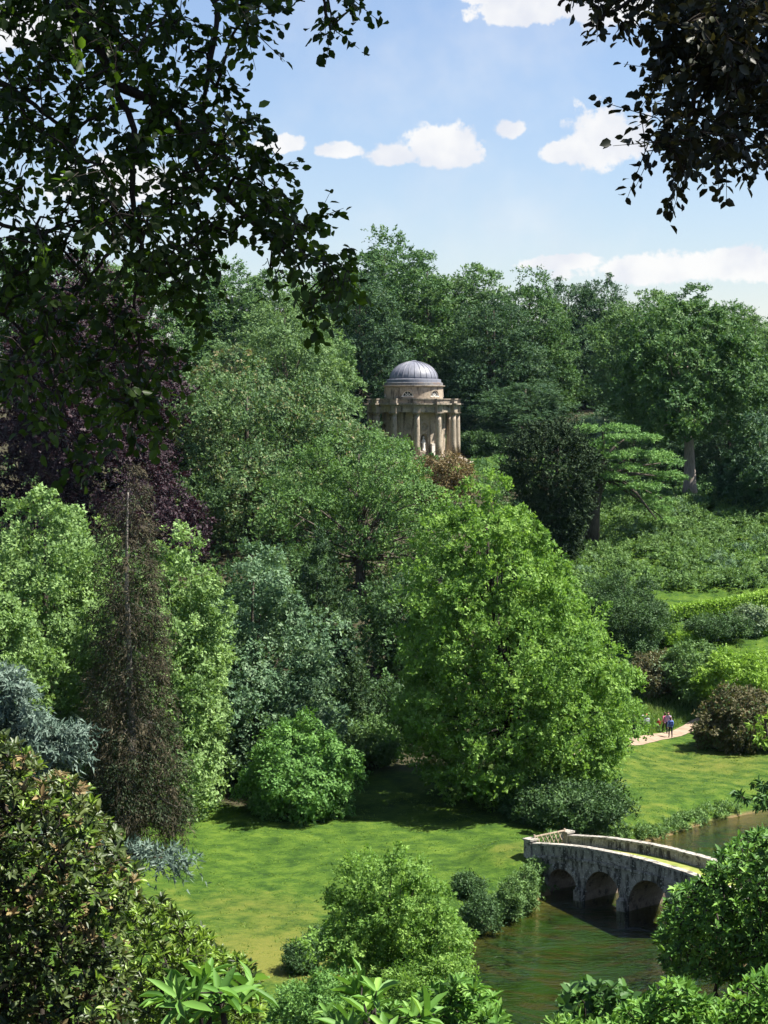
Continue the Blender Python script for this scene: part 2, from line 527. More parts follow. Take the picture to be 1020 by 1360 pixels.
xs = np.unique(np.concatenate([[-3000, -1200, -500, -250, -150, -100, -80, -60], np.arange(-48, 48, .75), np.arange(48, 100, 3), [130, 180, 260, 500, 1200, 3000]]))
ys = np.unique(np.concatenate([[-400, -200, -100, -60, -40], np.arange(-30, 80, 2.5), np.arange(80, 178, .75), np.arange(178, 320, 2), [330, 345, 360, 400, 460, 600, 900, 1500, 3000]]))
gx, gy = np.meshgrid(xs, ys)
gz = H(gx, gy)
V = np.stack([gx, gy, gz], -1).reshape(-1, 3)
nx, ny = len(xs), len(ys)
idx = np.arange(nx * ny).reshape(ny, nx)
Fq = np.stack([idx[:-1, :-1], idx[:-1, 1:], idx[1:, 1:], idx[1:, :-1]], -1).reshape(-1, 4)
sd = shore_dist(gx, gy)


def spot(px, py, rx, ry, z=1.6):
    c = G(px, py, z)
    return np.exp(-(((gx - c[0]) / rx) ** 2 + ((gy - c[1]) / ry) ** 2))


dry = 0.08 + 0.45 * spot(340, 1230, 7, 9) + 0.55 * spot(365, 1275, 2.6, 3.0) + 0.5 * spot(430, 1285, 3, 3) + 0.30 * spot(900, 1030, 9, 12) + 0.2 * spot(980, 1010, 7, 6) + 0.2 * spot(860, 1080, 6, 7) + .55 * spot(682, 1150, 1.5, 2.0) + .4 * spot(640, 1230, 1.5, 2)
soil_shade = sstep(140, 150, gy) * (1 - sstep(4, 16, gx)) + (.35 * sstep(199, 206, gy) + .65 * sstep(228, 240, gy)) * sstep(4, 16, gx) + (1 - sstep(74, 84, gy))
lawn_terrace = np.exp(-(((gx - 14) / 12) ** 2 + ((gy - 282) / 16) ** 2))
soil_shade = np.clip(soil_shade - 2.2 * lawn_terrace, 0, 1) + .7 * spot(298, 1066, 4, 3) + .7 * spot(330, 1075, 2, 3)  # last two spots paint the lawn shadow beside the small rounded tree
cover = np.stack([np.clip(dry, 0, 1), np.clip(soil_shade, 0, 1), np.clip(-sd / 6.0 + .06 * (sd < .3), 0, 1)], -1).reshape(-1, 3)
ground = new_obj('ground', mesh('ground', V, Fq, M['ground'], True, {'cover': cover}), kind='structure')

# water
m, n = new_mat('lake_water')
co = n.node('ShaderNodeTexCoord').outputs['Object']
mp = n.node('ShaderNodeMapping')
mp.inputs['Scale'].default_value = (0.8, 1.7, 1)
mp.inputs['Rotation'].default_value = (0, 0, -.35)
m.node_tree.links.new(co, mp.inputs[0])
rip = n.math('ADD', n.noise(mp.outputs[0], 1.5, 3, 0.5, .6), n.math('MULTIPLY', n.noise(mp.outputs[0], .45, 3, .5), 1.0))
ruffle = n.smooth(n.noise(co, .09, 3, .5), .38, .60, .25, 1.7)
nb = bump(n, n.math('MULTIPLY', n.math('ADD', rip, n.math('MULTIPLY', n.noise(mp.outputs[0], 3.4, 2, .5), .35)), ruffle), .9, .24)
gl = n.node('ShaderNodeBsdfGlossy')
gl.inputs['Roughness'].default_value = .03
n.put(gl.inputs['Normal'], nb)
tr = n.node('ShaderNodeBsdfTransparent')
n.put(tr.inputs[0], (.52, .62, .38))
fr = n.node('ShaderNodeFresnel')
fr.inputs[0].default_value = 1.33
n.put(fr.inputs['Normal'], nb)
mx = n.node('ShaderNodeMixShader')
m.node_tree.links.new(n.math('ADD', n.math('MULTIPLY', fr.outputs[0], .95), .01), mx.inputs[0])
m.node_tree.links.new(tr.outputs[0], mx.inputs[1])
m.node_tree.links.new(gl.outputs[0], mx.inputs[2])
M['water'] = finish(m, n, mx.outputs[0])
wv = [(-2, 84, WATER), (110, 84, WATER), (110, 150, WATER), (-2, 150, WATER)]
new_obj('lake', mesh('lake', wv, [(0, 1, 2, 3)], M['water']), kind='structure')

# gravel path behind the far lawn, laid on the ground
pp = [G(px, py, 2.2)[:2] for px, py in ((760, 1012), (830, 992), (860, 984), (890, 975), (920, 966), (950, 955), (990, 940))]
pp = np.array(pp)
tt = np.linspace(0, len(pp) - 1, 40)
cx_ = np.interp(tt, range(len(pp)), pp[:, 0])
cy2 = np.interp(tt, range(len(pp)), pp[:, 1])
pv = []
for i in range(40):
    for k in np.linspace(-1.35, 1.35, 7):
        yy = cy2[i] + k + .08 * math.sin(i * 1.7 + k)
        pv.append((cx_[i], yy, Hs(cx_[i], yy) + .035))
pf = [(i * 7 + k, (i + 1) * 7 + k, (i + 1) * 7 + k + 1, i * 7 + k + 1) for i in range(39) for k in range(6)]
new_obj('path', mesh('path', pv, pf, M['path'], True), kind='structure')
# ---- PART 3: temple
TX, TY = at(549.5, 600, 290)[0], 290.0
TB = 21.85                                   # top of the stylobate
PXM = F_PX / TY
FACE = -math.pi / 2                          # the side turned to the valley
temple = thing('domed_temple', 'round stone temple with a grey lead dome and a ring of columns', 'temple', (TX, TY, TB))


def ang(deg):                                # 0 faces the camera, positive to the right
    return FACE + math.radians(deg)


COLS = [3 + 30 * k for k in range(12)]
zb = Hs(TX, TY) - TB - .6
for k, (r, z0, z1) in enumerate(((8.6, zb, -.62), (7.95, -.62, -.40), (7.5, -.40, -.19), (7.05, -.19, 0))):
    MB().lathe([(r, z0), (r, z1)], 72).build('step', M['temple_top'], temple)
CH = 6.35
cap_me = MB().lathe([(.36, 0), (.40, .06), (.38, .10), (.43, .34), (.52, .46)], 16).box((0, 0, .53), (1.12, 1.12, .14))
cap_me = mesh('capital', cap_me.v, cap_me.f, M['temple_top'], False)
shaft_me = MB().lathe([(.46, .30), (.46, 1.8), (.44, 3.6), (.40, 5.2), (.37, CH - .58)], 20)
shaft_me = mesh('column', shaft_me.v, shaft_me.f, M['temple'], True)
base_me = MB().lathe([(.60, .12), (.62, .18), (.58, .24), (.50, .27), (.50, .34)], 20).box((0, 0, .062), (1.25, 1.25, .12))
base_me = mesh('base', base_me.v, base_me.f, M['temple'], False)
RC = 6.2
for d in COLS:
    a = ang(d)
    c = new_obj('column', shaft_me, temple, (RC * math.cos(a), RC * math.sin(a), 0))
    c.rotation_euler = (0, 0, a)
    new_obj('capital', cap_me, c, (0, 0, CH - .602))
    new_obj('base', base_me, c, (0, 0, 0.003))


def ring_plan(out_r, in_gap, half):
    """outline of the entablature: pushed out over each column, hollowed between"""
    pts = []
    for d in COLS:
        h = math.degrees(half / out_r)
        pts += [(d - h, out_r), (d, out_r * 1.0), (d + h, out_r)]
        for t in np.linspace(0, 1, 9):
            dd = d + h + .02 + t * (30 - 2 * h - .04)
            pts.append((dd, in_gap - .10 * math.sin(math.pi * t)))
    return pts


def ring_prism(name, plan, r_in, z0, z1, mat):
    V, F = [], []
    k = len(plan)
    for z in (z0, z1):
        for d, r in plan:
            V.append((r * math.cos(ang(d)), r * math.sin(ang(d)), z))
        for d, r in plan:
            V.append((r_in * math.cos(ang(d)), r_in * math.sin(ang(d)), z))
    for i in range(k):
        j = (i + 1) % k
        F += [(i, j, 2 * k + j, 2 * k + i), (k + j, k + i, 3 * k + i, 3 * k + j), (2 * k + i, 2 * k + j, 3 * k + j, 3 * k + i), (j, i, k + i, k + j)]
    return new_obj(name, mesh(name, V, F, mat), temple)


ring_prism('architrave', ring_plan(6.66, 6.02, .50), 4.0, CH, CH + .52, M['temple'])
ring_prism('frieze', ring_plan(6.62, 5.98, .48), 4.0, CH + .523, CH + .95, M['temple'])
ring_prism('bed_moulding', ring_plan(6.80, 6.16, .60), 4.0, CH + .953, CH + 1.07, M['temple'])
ring_prism('cornice', ring_plan(7.08, 6.42, .82), 4.0, CH + 1.073, CH + 1.27, M['temple_top'])
ring_prism('parapet', ring_plan(6.62, 6.0, .50), 3.9, CH + 1.273, CH + 1.78, M['temple_top'])
ring_prism('parapet_coping', ring_plan(6.74, 6.12, .58), 3.9, CH + 1.783, CH + 1.92, M['temple_top'])

# the round cella wall, with niches and roundels sunk into it
NICHE = [-11.5 + 30 * k for k in range(12)]
th = np.radians(np.arange(-180, 180, 1.0))
zz = np.linspace(0, CH, 52)
T, Z = np.meshgrid(th, zz)
Rw = np.full(T.shape, 4.40)
for k, d in enumerate(NICHE):
    if k % 3 == 2 or True:
        s = (np.mod(T - math.radians(d) + math.pi, 2 * math.pi) - math.pi) * 4.4
        if k % 6 in (0, 1, 3, 4):
            top = 2.75 + np.sqrt(np.maximum(0, .50 ** 2 - s ** 2))
            ins = (np.abs(s) < .50) & (Z > .95) & (Z < top)
            Rw = np.where(ins, 4.40 - .5 * np.sqrt(np.maximum(0.05, 1 - (s / .52) ** 2)), Rw)
            rr = np.hypot(s, Z - 4.35)
            Rw = np.where(rr < .42, 4.26, Rw)
            Rw = np.where((rr > .42) & (rr < .62), 4.48, Rw)
        edge = np.abs(np.abs(s) - 1.15) < .30
        Rw = np.where(edge, 4.54, Rw)
V = np.stack([Rw * np.cos(T + FACE), Rw * np.sin(T + FACE), Z], -1).reshape(-1, 3)
idx = np.arange(T.size).reshape(T.shape)
i2 = np.roll(idx, -1, 1)
new_obj('cella_wall', mesh('cella_wall', V, np.stack([idx[:-1], i2[:-1], i2[1:], idx[1:]], -1).reshape(-1, 4), M['temple']), temple)

# upper drum with half-round windows, lead base and dome
z0 = CH + 1.5
DZ1 = CH + 3.55
T, Z = np.meshgrid(np.radians(np.arange(-180, 180, 1.0)), np.linspace(z0, DZ1, 26))
Rw = np.full(T.shape, 4.18)
WIN = [-13 + 58 * k for k in range(6)]
for d in WIN:
    s = (np.mod(T - math.radians(d) + math.pi, 2 * math.pi) - math.pi) * 4.18
    rr = np.hypot(s, Z - (CH + 2.25))
    Rw = np.where((rr < .74) & (Z > CH + 2.25), 3.93, Rw)
    Rw = np.where((rr >= .74) & (rr < .92) & (Z > CH + 2.25), 4.22, Rw)
V = np.stack([Rw * np.cos(T + FACE), Rw * np.sin(T + FACE), Z], -1).reshape(-1, 3)
idx = np.arange(T.size).reshape(T.shape)
i2 = np.roll(idx, -1, 1)
new_obj('upper_drum', mesh('upper_drum', V, np.stack([idx[:-1], i2[:-1], i2[1:], idx[1:]], -1).reshape(-1, 4), M['temple']), temple)
for d in WIN:
    a = ang(d)
    r = .70
    pts = [(r * math.cos(t), 0, r * math.sin(t)) for t in np.linspace(0, math.pi, 13)]
    V = pts + [(x, -.03, z) for x, y, z in pts]
    k = len(pts)
    pane = new_obj('window', mesh('window', V, [tuple(range(k)), tuple(range(2 * k - 1, k - 1, -1))] + [(i, i + k, (i + 1) % k + k, (i + 1) % k) for i in range(k)], M['glass']), temple,
                   (3.97 * math.cos(a), 3.97 * math.sin(a), CH + 2.28))
    pane.rotation_euler = (0, 0, a + math.pi / 2)
    b = MB()
    for t in (math.pi * .25, math.pi * .5, math.pi * .75):
        b.tube([(0, -.05, .02), (r * math.cos(t), -.05, r * math.sin(t))], .028, 5)
    b.tube([(r * math.cos(t), -.05, r * math.sin(t)) for t in np.linspace(0, math.pi, 13)], .05, 5)
    b.tube([(.34 * math.cos(t), -.05, .34 * math.sin(t)) for t in np.linspace(0, math.pi, 9)], .024, 5)
    b.box((0, -.06, -.03), (1.75, .22, .12))
    b.build('frame', M['white'], pane)
MB().lathe([(4.0, DZ1), (4.30, DZ1 + .04), (4.46, DZ1 + .13), (4.46, DZ1 + .22), (4.2, DZ1 + .24)], 72).build('drum_cornice', M['temple_top'], temple)
MB().lathe([(4.16, DZ1 + .243), (4.14, DZ1 + .62), (4.0, DZ1 + .66)], 72).build('blocking_course', M['lead_old'], temple)
MB().lathe([(3.92, DZ1 + .663), (3.86, DZ1 + 1.10), (3.4, DZ1 + 1.20)], 72).build('dome_base', M['lead'], temple)
DB = DZ1 + 1.16
prof = [(3.42 * math.cos(t), DB + 2.5 * math.sin(t)) for t in np.linspace(0, math.pi / 2 - .02, 18)]
dome = MB().lathe(prof, 72).build('dome', M['lead'], temple, smooth=True)
roll = MB().tube([(3.44 * math.cos(t), 0, DB + 2.52 * math.sin(t)) for t in np.linspace(0.02, math.pi / 2 - .1, 14)], .045, 6)
roll = mesh('lead_roll', roll.v, roll.f, M['lead'], True)
for k in range(24):
    o = new_obj('lead_roll', roll, dome)
    o.rotation_euler = (0, 0, ang(2 + 15 * k))
MB().lathe([(.48, DB + 2.44), (.46, DB + 2.58), (.2, DB + 2.66)], 20).build('cap', M['lead'], dome)

# statue standing in the niche, and the pale plinth beside it
a = ang(18.5)
st = thing('statue', 'white marble robed statue standing in a temple niche', 'statue', (TX + 4.13 * math.cos(a), TY + 4.13 * math.sin(a), TB + .95), a - math.pi / 2)
MB().lathe([(.30, 0), (.31, .06), (.27, .10), (.25, .5), (.235, .9), (.20, 1.12), (.24, 1.38), (.22, 1.52), (.10, 1.60), (.075, 1.68)], 14).build('robe', M['marble'], st, smooth=True)
MB().lathe([(.07, 1.66), (.11, 1.74), (.125, 1.84), (.11, 1.95), (.05, 2.01)], 12).build('head', M['marble'], st, smooth=True)
for s in (-1, 1):
    MB().tube([(.20 * s, 0, 1.45), (.29 * s, .02, 1.15), (.20 * s, .20, .98)], [.075, .065, .05], 8).build('arm', M['marble'], st, smooth=True)
a = ang(35)
pl = MB().box((0, 0, .9), (.62, .3, 1.8)).box((0, 0, 1.86), (.72, .38, .12)).build('plinth', M['marble'], None, (TX + 4.72 * math.cos(a), TY + 4.72 * math.sin(a), TB))
pl.rotation_euler = (0, 0, a + math.pi / 2)
tag(pl, 'narrow pale plinth set against the temple wall beside the statue niche', 'plinth')

# ---- PART 4: bridge
B0, B1, B2 = G(702, 1119, 3.36), G(935, 1166, 3.5), G(757, 1108, 3.36)
Ld = (B1 - B0)[:2]
Ld = Ld / np.linalg.norm(Ld)
Wd = np.array([-Ld[1], Ld[0]])
BW = float(abs((B2 - B0)[:2] @ Wd))
BW = min(max(BW, 3.0), 4.2)
print('BRIDGE', B0, Ld, 'width', BW)
BROT = math.atan2(Ld[1], Ld[0])
BL = 15.6
bridge = thing('arched_bridge', 'weathered grey stone bridge with round arches and a grassy deck', 'bridge', (B0[0], B0[1], 0), BROT)
zt = lambda s: 3.85 - .0105 * (s - 7) ** 2
zd = lambda s: zt(s) - .66
ARCH = [(1.55, 3.85, 2.25), (4.45, 7.1, 2.62), (7.75, 10.7, 2.70), (11.35, 13.8, 2.30)]
ZS = 1.15


def intrados(s):
    for a, b, c in ARCH:
        if a < s < b:
            u = (s - (a + b) / 2) / ((b - a) / 2)
            return ZS + (c - ZS) * math.sqrt(max(0, 1 - u * u))
    return -.6


ss = [(-.2, -.6)]
cur = -.2
for a, b, c in ARCH:
    ss += [(s, -.6) for s in np.linspace(cur, a, 4)[1:]]
    ss += [(s, intrados(s) if a < s < b else ZS) for s in np.linspace(a, b, 25)]
    ss += [(b, -.6)]
    cur = b
ss += [(s, -.6) for s in np.linspace(cur, BL + .2, 4)[1:]]
fix = []
for s, b in ss:
    fix.append((s, b))
V, F = [], []
# faces that look out: front and back walls as strips, soffits as the strip below
k = len(fix)
for s, b in fix:
    V += [(s, 0, b), (s, 0, zd(s) - .02), (s, BW, b), (s, BW, zd(s) - .02)]
for i in range(k - 1):
    p, q = 4 * i, 4 * (i + 1)
    F += [(p, q, q + 1, p + 1), (q + 2, p + 2, p + 3, q + 3), (p + 1, q + 1, q + 3, p + 3)]
F += [(0, 1, 3, 2), (4 * k - 4, 4 * k - 2, 4 * k - 1, 4 * k - 3)]
new_obj('spandrel_wall', mesh('spandrel_wall', V, F, M['bridge']), bridge)
for a, b, c in ARCH:                                        # vault with its two piers' inner faces
    pts = [(a + .002, -.6)] + [(s, max(ZS, intrados(s)) - .004) for s in np.linspace(a + .002, b - .002, 25)] + [(b - .002, -.6)]
    V, F = [], []
    for s, z in pts:
        V += [(s, 0.001, z), (s, BW - .001, z)]
    for i in range(len(pts) - 1):
        F.append((2 * i, 2 * i + 1, 2 * i + 3, 2 * i + 2))
    new_obj('vault', mesh('vault', V, F, M['soffit'], False), bridge)
rng = np.random.default_rng(5)
for a, b, c in ARCH:                                        # ring stones, one by one
    nv = 13
    for q in range(nv):
        t0, t1 = math.pi * (1 - q / nv) - .012, math.pi * (1 - (q + 1) / nv) + .012
        mx_, hw, hh_ = (a + b) / 2, (b - a) / 2, c - ZS
        e = .34 + rng.uniform(-.03, .03)
        V = []
        for yy in (-.05 - rng.uniform(0, .025), .12):
            for t, ex in ((t0, 0), (t1, 0), (t1, e), (t0, e)):
                V.append((mx_ + (hw + ex) * math.cos(t), yy, ZS + (hh_ + ex) * math.sin(t) + .003))
        new_obj('voussoir', mesh('voussoir', V, [(0, 1, 2, 3), (7, 6, 5, 4), (0, 4, 5, 1), (1, 5, 6, 2), (2, 6, 7, 3), (3, 7, 4, 0)], M['bridge']), bridge)
for (a, b) in ((.3, 1.45), (3.86, 4.44), (7.11, 7.74), (10.71, 11.34), (13.9, 14.9)):
    MB().box(((a + b) / 2, -.18, .35), (b - a - .04, .40, 1.9)).box(((a + b) / 2, -.14, 1.36), (b - a - .12, .26, .12)).build('pier_base', M['bridge'], bridge)


def seg(name, s0, s1, y0, y1, zf0, zf1, mat, gap=.012):
    a, b = s0 + gap, s1 - gap
    V = [(s, y, zz_) for s in (a, b) for y in (y0, y1) for zz_ in (zf0(s), zf1(s))]
    F = [(0, 1, 3, 2), (4, 6, 7, 5), (0, 4, 5, 1), (2, 3, 7, 6), (1, 5, 7, 3), (0, 2, 6, 4)]
    return new_obj(name, mesh(name, V, F, mat), bridge)


NS = 16
for side, y0 in ((0, 0.0), (1, BW - .32)):
    cuts = np.linspace(0.28, BL - .28, NS + 1) + np.concatenate([[0], rng.uniform(-.12, .12, NS - 1), [0]])
    for i in range(NS):
        j = rng.uniform(-.012, .012)
        seg('parapet_stone', cuts[i], cuts[i + 1], y0 + j, y0 + .32 + j, lambda s: zd(s) - .015, lambda s: zt(s) - .13, M['coping'] if rng.random() < .35 else M['bridge'])
    cuts = np.linspace(0.28, BL - .28, NS + 1) + np.concatenate([[0], rng.uniform(-.2, .2, NS - 1), [0]])
    for i in range(NS):
        j, h = rng.uniform(-.02, .02), rng.uniform(-.012, .012)
        seg('coping_stone', cuts[i], cuts[i + 1], y0 - .07 + j, y0 + .39 + j, lambda s: zt(s) - .127, lambda s: zt(s) + h, M['coping'])
    for s in (0, BL):
        MB().box((s, y0 + .16, zt(s) - 1.0), (.55, .56, 2.3)).box((s, y0 + .16, zt(s) + .20), (.66, .68, .10)).build('end_post', M['coping'], bridge)
for i in range(12):
    s0, s1 = BL * i / 12, BL * (i + 1) / 12
    seg('string_course', s0, s1, -.10, .1, lambda s: zd(s) - .20, lambda s: zd(s) - .04, M['bridge'], .008)
V, F = [], []
for i in range(41):
    s = -.55 + (BL + 1.1) * i / 40
    for q in range(7):
        y = .30 + (BW - .6) * q / 6
        V.append((s, y, zd(min(max(s, -.5), BL + .5)) + .015 + .05 * math.sin(q / 6 * math.pi) + rng.uniform(-.012, .012)))
for i in range(40):
    for q in range(6):
        F.append((i * 7 + q, i * 7 + 7 + q, i * 7 + 8 + q, i * 7 + 1 + q))
new_obj('grass_deck', mesh('grass_deck', V, F, M['turf'], True), bridge)
# lattice gate closing the far end of the deck
gate = thing('lattice_gate', 'low wooden lattice gate across the end of the stone bridge', 'gate', (B0[0] + Ld[0] * .05, B0[1] + Ld[1] * .05, 0), BROT)
gz0, gz1 = zd(0) + .08, zd(0) + .98
for z in (gz0, gz1):
    MB().box((0, BW / 2, z), (.07, BW - .9, .07)).build('rail', M['wood'], gate)
nslat = 7
gy0, gy1 = .48, BW - .48
step = (gy1 - gy0) / nslat
for i in range(nslat + 1):
    for s, xo in ((1, -.022), (-1, .022)):
        a, b = gy0 + i * step, gy0 + (i + s * 1.6) * step
        za, zb_ = gz0, gz1
        if b > gy1:
            zb_ = gz0 + (gz1 - gz0) * (gy1 - a) / (b - a); b = gy1
        if b < gy0:
            zb_ = gz0 + (gz1 - gz0) * (gy0 - a) / (b - a); b = gy0
        if abs(b - a) > .05:
            MB().tube([(xo, a, za), (xo, b, zb_)], .028, 4).build('slat', M['wood'], gate)
for y in (gy0 - .03, gy1 + .03):
    MB().box((0, y, (gz0 + gz1) / 2), (.09, .09, gz1 - gz0 + .22)).build('post', M['wood'], gate)
# ---- PART 5: foliage
# leaf templates: (along, across, up) and faces
DIAMOND = (np.array([(0, 0, 0), (.45, .5, .06), (1, 0, -.06), (.5, -.5, .06)]), np.array([(0, 1, 2, 3)]))
SLIP = (np.array([(0, -.32, 0), (1, 0, -.05), (.25, .58, .05)]), np.array([(0, 1, 2)]))      # the smallest leaf, for crowns seen from afar
OVAL = (np.array([(0, 0, 0), (.30, .46, .09), (.68, .42, .06), (1, 0, -.10), (.68, -.42, .06), (.30, -.46, .09)]), np.array([(0, 1, 2, 3), (0, 3, 4, 5)]))


def unit(v):
    return v / (np.linalg.norm(v, axis=-1, keepdims=True) + 1e-9)


def leaves_arrays(pos, axis, normal, L, W, tint, tpl=DIAMOND):
    T, Fc = tpl
    axis = unit(axis)
    normal = unit(normal - (normal * axis).sum(-1, keepdims=True) * axis)
    side = np.cross(normal, axis)
    L, W = np.broadcast_to(L, len(pos)), np.broadcast_to(W, len(pos))
    V = pos[:, None] + T[None, :, 0, None] * (L[:, None, None] * axis[:, None]) + T[None, :, 1, None] * (W[:, None, None] * side[:, None]) + T[None, :, 2, None] * (L[:, None, None] * normal[:, None])
    k = len(T)
    F = (Fc[None] + (np.arange(len(pos)) * k)[:, None, None]).reshape(-1, Fc.shape[1])
    return V.reshape(-1, 3), F, np.repeat(tint, k, 0)


def leaves_mesh(name, mat, *a, **k):
    V, F, t = leaves_arrays(*a, **k)
    return mesh(name, V, F, mat, False, {'tint': t})


def make_boughs(rng, n, z0, z1, R, prof, br, lump=.16, inner=.45, sx=1.0):
    """bough centres through a crown whose outline is prof [(t, r)]"""
    pt, pr = [p[0] for p in prof], [p[1] for p in prof]
    tg = np.linspace(0, 1, 400)
    w_ = np.interp(tg, pt, pr) + .04
    m_ = n * 9
    t = np.interp(rng.random(m_), np.cumsum(w_) / w_.sum(), tg)
    a = rng.uniform(0, 2 * np.pi, m_)
    ph = rng.uniform(0, 6.28, 4)
    lm = 1 + lump * np.sin(3 * a + ph[0] + 4 * t) + lump * .8 * np.sin(5 * a + ph[1] - 9 * t) + lump * .6 * np.sin(2 * a + 14 * t + ph[2])
    u = np.where(rng.random(m_) < .8, .80 + .20 * rng.random(m_), inner + (.8 - inner) * rng.random(m_))
    rad = np.maximum(0, R * np.interp(t, pt, pr) * lm * u - br * .5)
    c = np.stack([np.cos(a) * rad * sx, np.sin(a) * rad, z0 + t * (z1 - z0)], -1)
    out_ = unit(np.stack([np.cos(a), np.sin(a), (t - .45) * .9], -1))
    dmin = np.full(m_, 1e9)                                  # spread the boughs evenly so that each reads by itself
    pick = [0]
    for _ in range(n - 1):
        dmin = np.minimum(dmin, ((c - c[pick[-1]]) ** 2).sum(-1))
        pick.append(int(np.argmax(dmin * (.5 + .5 * rng.random(m_)))))
    return c[pick], br * rng.uniform(.6, 1.4, n), out_[pick]


def foliage(rng, B, ns, nl, slen, sw, L, W, up=.3, droop=0.0, flat=.7, nup=.5, out=.8, jit=.55, axis_jit=.8, tpl=DIAMOND, shell=.7, sub=1):
    if sub > 1:                                              # every bough breaks up into smaller clumps
        c, r, o = B
        k = np.repeat(np.arange(len(c)), sub)
        dv = unit(rng.normal(size=(len(k), 3)) + o[k] * .9 + np.array([0, 0, .25]))
        B = (c[k] + dv * (r[k] * rng.uniform(.62, 1.05, len(k)))[:, None] * np.array([1, 1, flat + .1]), r[k] * rng.uniform(.24, .48, len(k)), unit(o[k] + dv * .8))
        ns = max(2, round(ns / sub))
        main = c[k]
    else:
        main = B[0]
    c, r, o = B
    nb = len(c)
    bi = np.repeat(np.arange(nb), ns)
    d = unit(rng.normal(size=(len(bi), 3)) + o[bi] * .7 + np.array([0, 0, .35]))
    base = c[bi] + d * (r[bi] * (shell + (1 - shell) * rng.random(len(bi))))[:, None] * np.array([1, 1, flat])
    sd_ = unit(d * out + o[bi] * .5 + rng.normal(size=d.shape) * jit + np.array([0, 0, up]))
    slen_ = slen * rng.uniform(.5, 1.3, len(bi)) * np.minimum(1.3, r[bi] / r.mean())
    si = np.repeat(np.arange(len(bi)), nl)
    u = rng.random(len(si))
    pos = base[si] + sd_[si] * (u * slen_[si])[:, None] + rng.normal(size=(len(si), 3)) * (sw * (1.15 - .7 * u))[:, None]
    pos[:, 2] -= droop * u ** 2 * slen_[si]
    axis = unit(sd_[si] * (1 - .4 * axis_jit) + rng.normal(size=pos.shape) * axis_jit * .6 - np.array([0, 0, droop * .5]))
    nor = rng.normal(size=pos.shape) * .20 + np.array([0, 0, nup * .7]) + unit(pos - main[bi[si]]) * .8 + d[si] * .45
    nor += (rng.normal(size=(len(bi), 3)) * .38)[si]
    tint = np.stack([rng.random(len(si)), rng.random(nb)[bi[si]], rng.random(len(bi))[si]], -1)
    s = rng.uniform(.7, 1.3, len(si))
    return pos, axis, nor, L * s, W * s, tint


def cat(*parts):
    return [np.concatenate([p[i] for p in parts]) for i in range(6)]


def make_trunk(rng, B, z_top, r0, nlimb=26, lean=(0, 0), z_fork=.25, sides=7, limb_r=.30, wob=.25, level=None):
    """tapered trunk with limbs that run out to the boughs; one mesh"""
    mb = MB()
    c, r, o = B
    k = 9
    t = np.linspace(0, 1, k)
    P = np.stack([lean[0] * t + wob * np.sin(t * 5 + 1) * t, lean[1] * t + wob * np.cos(t * 4) * t - wob * t * .2, -.5 + (z_top + .5) * t], -1)
    rad = r0 * (1 - .86 * t) + r0 * .45 * np.exp(-t * 14)
    mb.tube(P, rad, sides + 3)
    pick = rng.permutation(len(c))[:nlimb]
    for i in pick:
        e = c[i]
        zs = np.clip((e[2] * .62 - rng.uniform(0, .12) * z_top), z_fork * z_top, z_top * .9)
        if level is not None:
            zs = float(np.clip(e[2] + level * math.hypot(e[0], e[1]), .3, z_top * .97))
        ts = (zs + .5) / (z_top + .5)
        s = np.array([np.interp(ts, t, P[:, q]) for q in range(3)])
        ln = np.linalg.norm(e - s)
        u = np.linspace(0, 1, 6)[:, None]
        mid = s * .5 + e * .5 + np.array([0, 0, .12 * ln]) + rng.normal(size=3) * .06 * ln
        pts = (1 - u) ** 2 * s + 2 * u * (1 - u) * mid + u ** 2 * e
        rs = np.interp(ts, t, rad) * limb_r * rng.uniform(.7, 1.2)
        mb.tube(pts, rs * (1 - .8 * u[:, 0]) + .01, 5 if nlimb > 40 else 4)
        for _ in range(1 + (nlimb > 40)):                                     # a fork or two near the end
            q = pts[rng.integers(2, 5)]
            e2 = q + unit(rng.normal(size=3) + o[i] + np.array([0, 0, .4])) * r[i] * 1.2
            mb.tube([q, (q + e2) / 2 + rng.normal(size=3) * .08 * r[i], e2], [rs * .45, rs * .3, .012], 3)
    return mb


def tree(name, label, catg, loc, trunk_mb, leaf_arr, mat, bark, group=None, crown_name='crown', tpl=SLIP, extra=None):
    root = thing(name, label, catg, loc, 0, group)
    if trunk_mb is not None:
        trunk_mb.build('trunk', M[bark], root, smooth=True)
    new_obj(crown_name, leaves_mesh(crown_name, M[mat], *leaf_arr, tpl=tpl), root, kind='stuff')
    for nm, arr, mt in (extra or ()):
        new_obj(nm, leaves_mesh(nm, M[mt], *arr, tpl=tpl), root, kind='stuff')
    return root


def spot_of(px, Y):
    x = (px - 510) / F_PX * Y
    return np.array([x, Y, Hs(x, Y)])


def top_z(py, Y):
    return float(at(510, py, Y)[2])


ROUND = [(0, .45), (.12, .78), (.3, .97), (.5, 1), (.7, .88), (.85, .64), (.95, .36), (1, .12)]
EGG = [(0, .55), (.1, .85), (.25, 1), (.42, .96), (.6, .80), (.78, .56), (.9, .34), (1, .08)]
DOME = [(0, .85), (.2, 1), (.45, .98), (.65, .86), (.82, .62), (.93, .38), (1, .10)]
COLUMN = [(0, .55), (.12, .9), (.35, 1), (.6, .95), (.8, .75), (.92, .45), (1, .10)]
CONE = [(0, .8), (.1, 1), (.3, .84), (.55, .56), (.8, .27), (1, .03)]


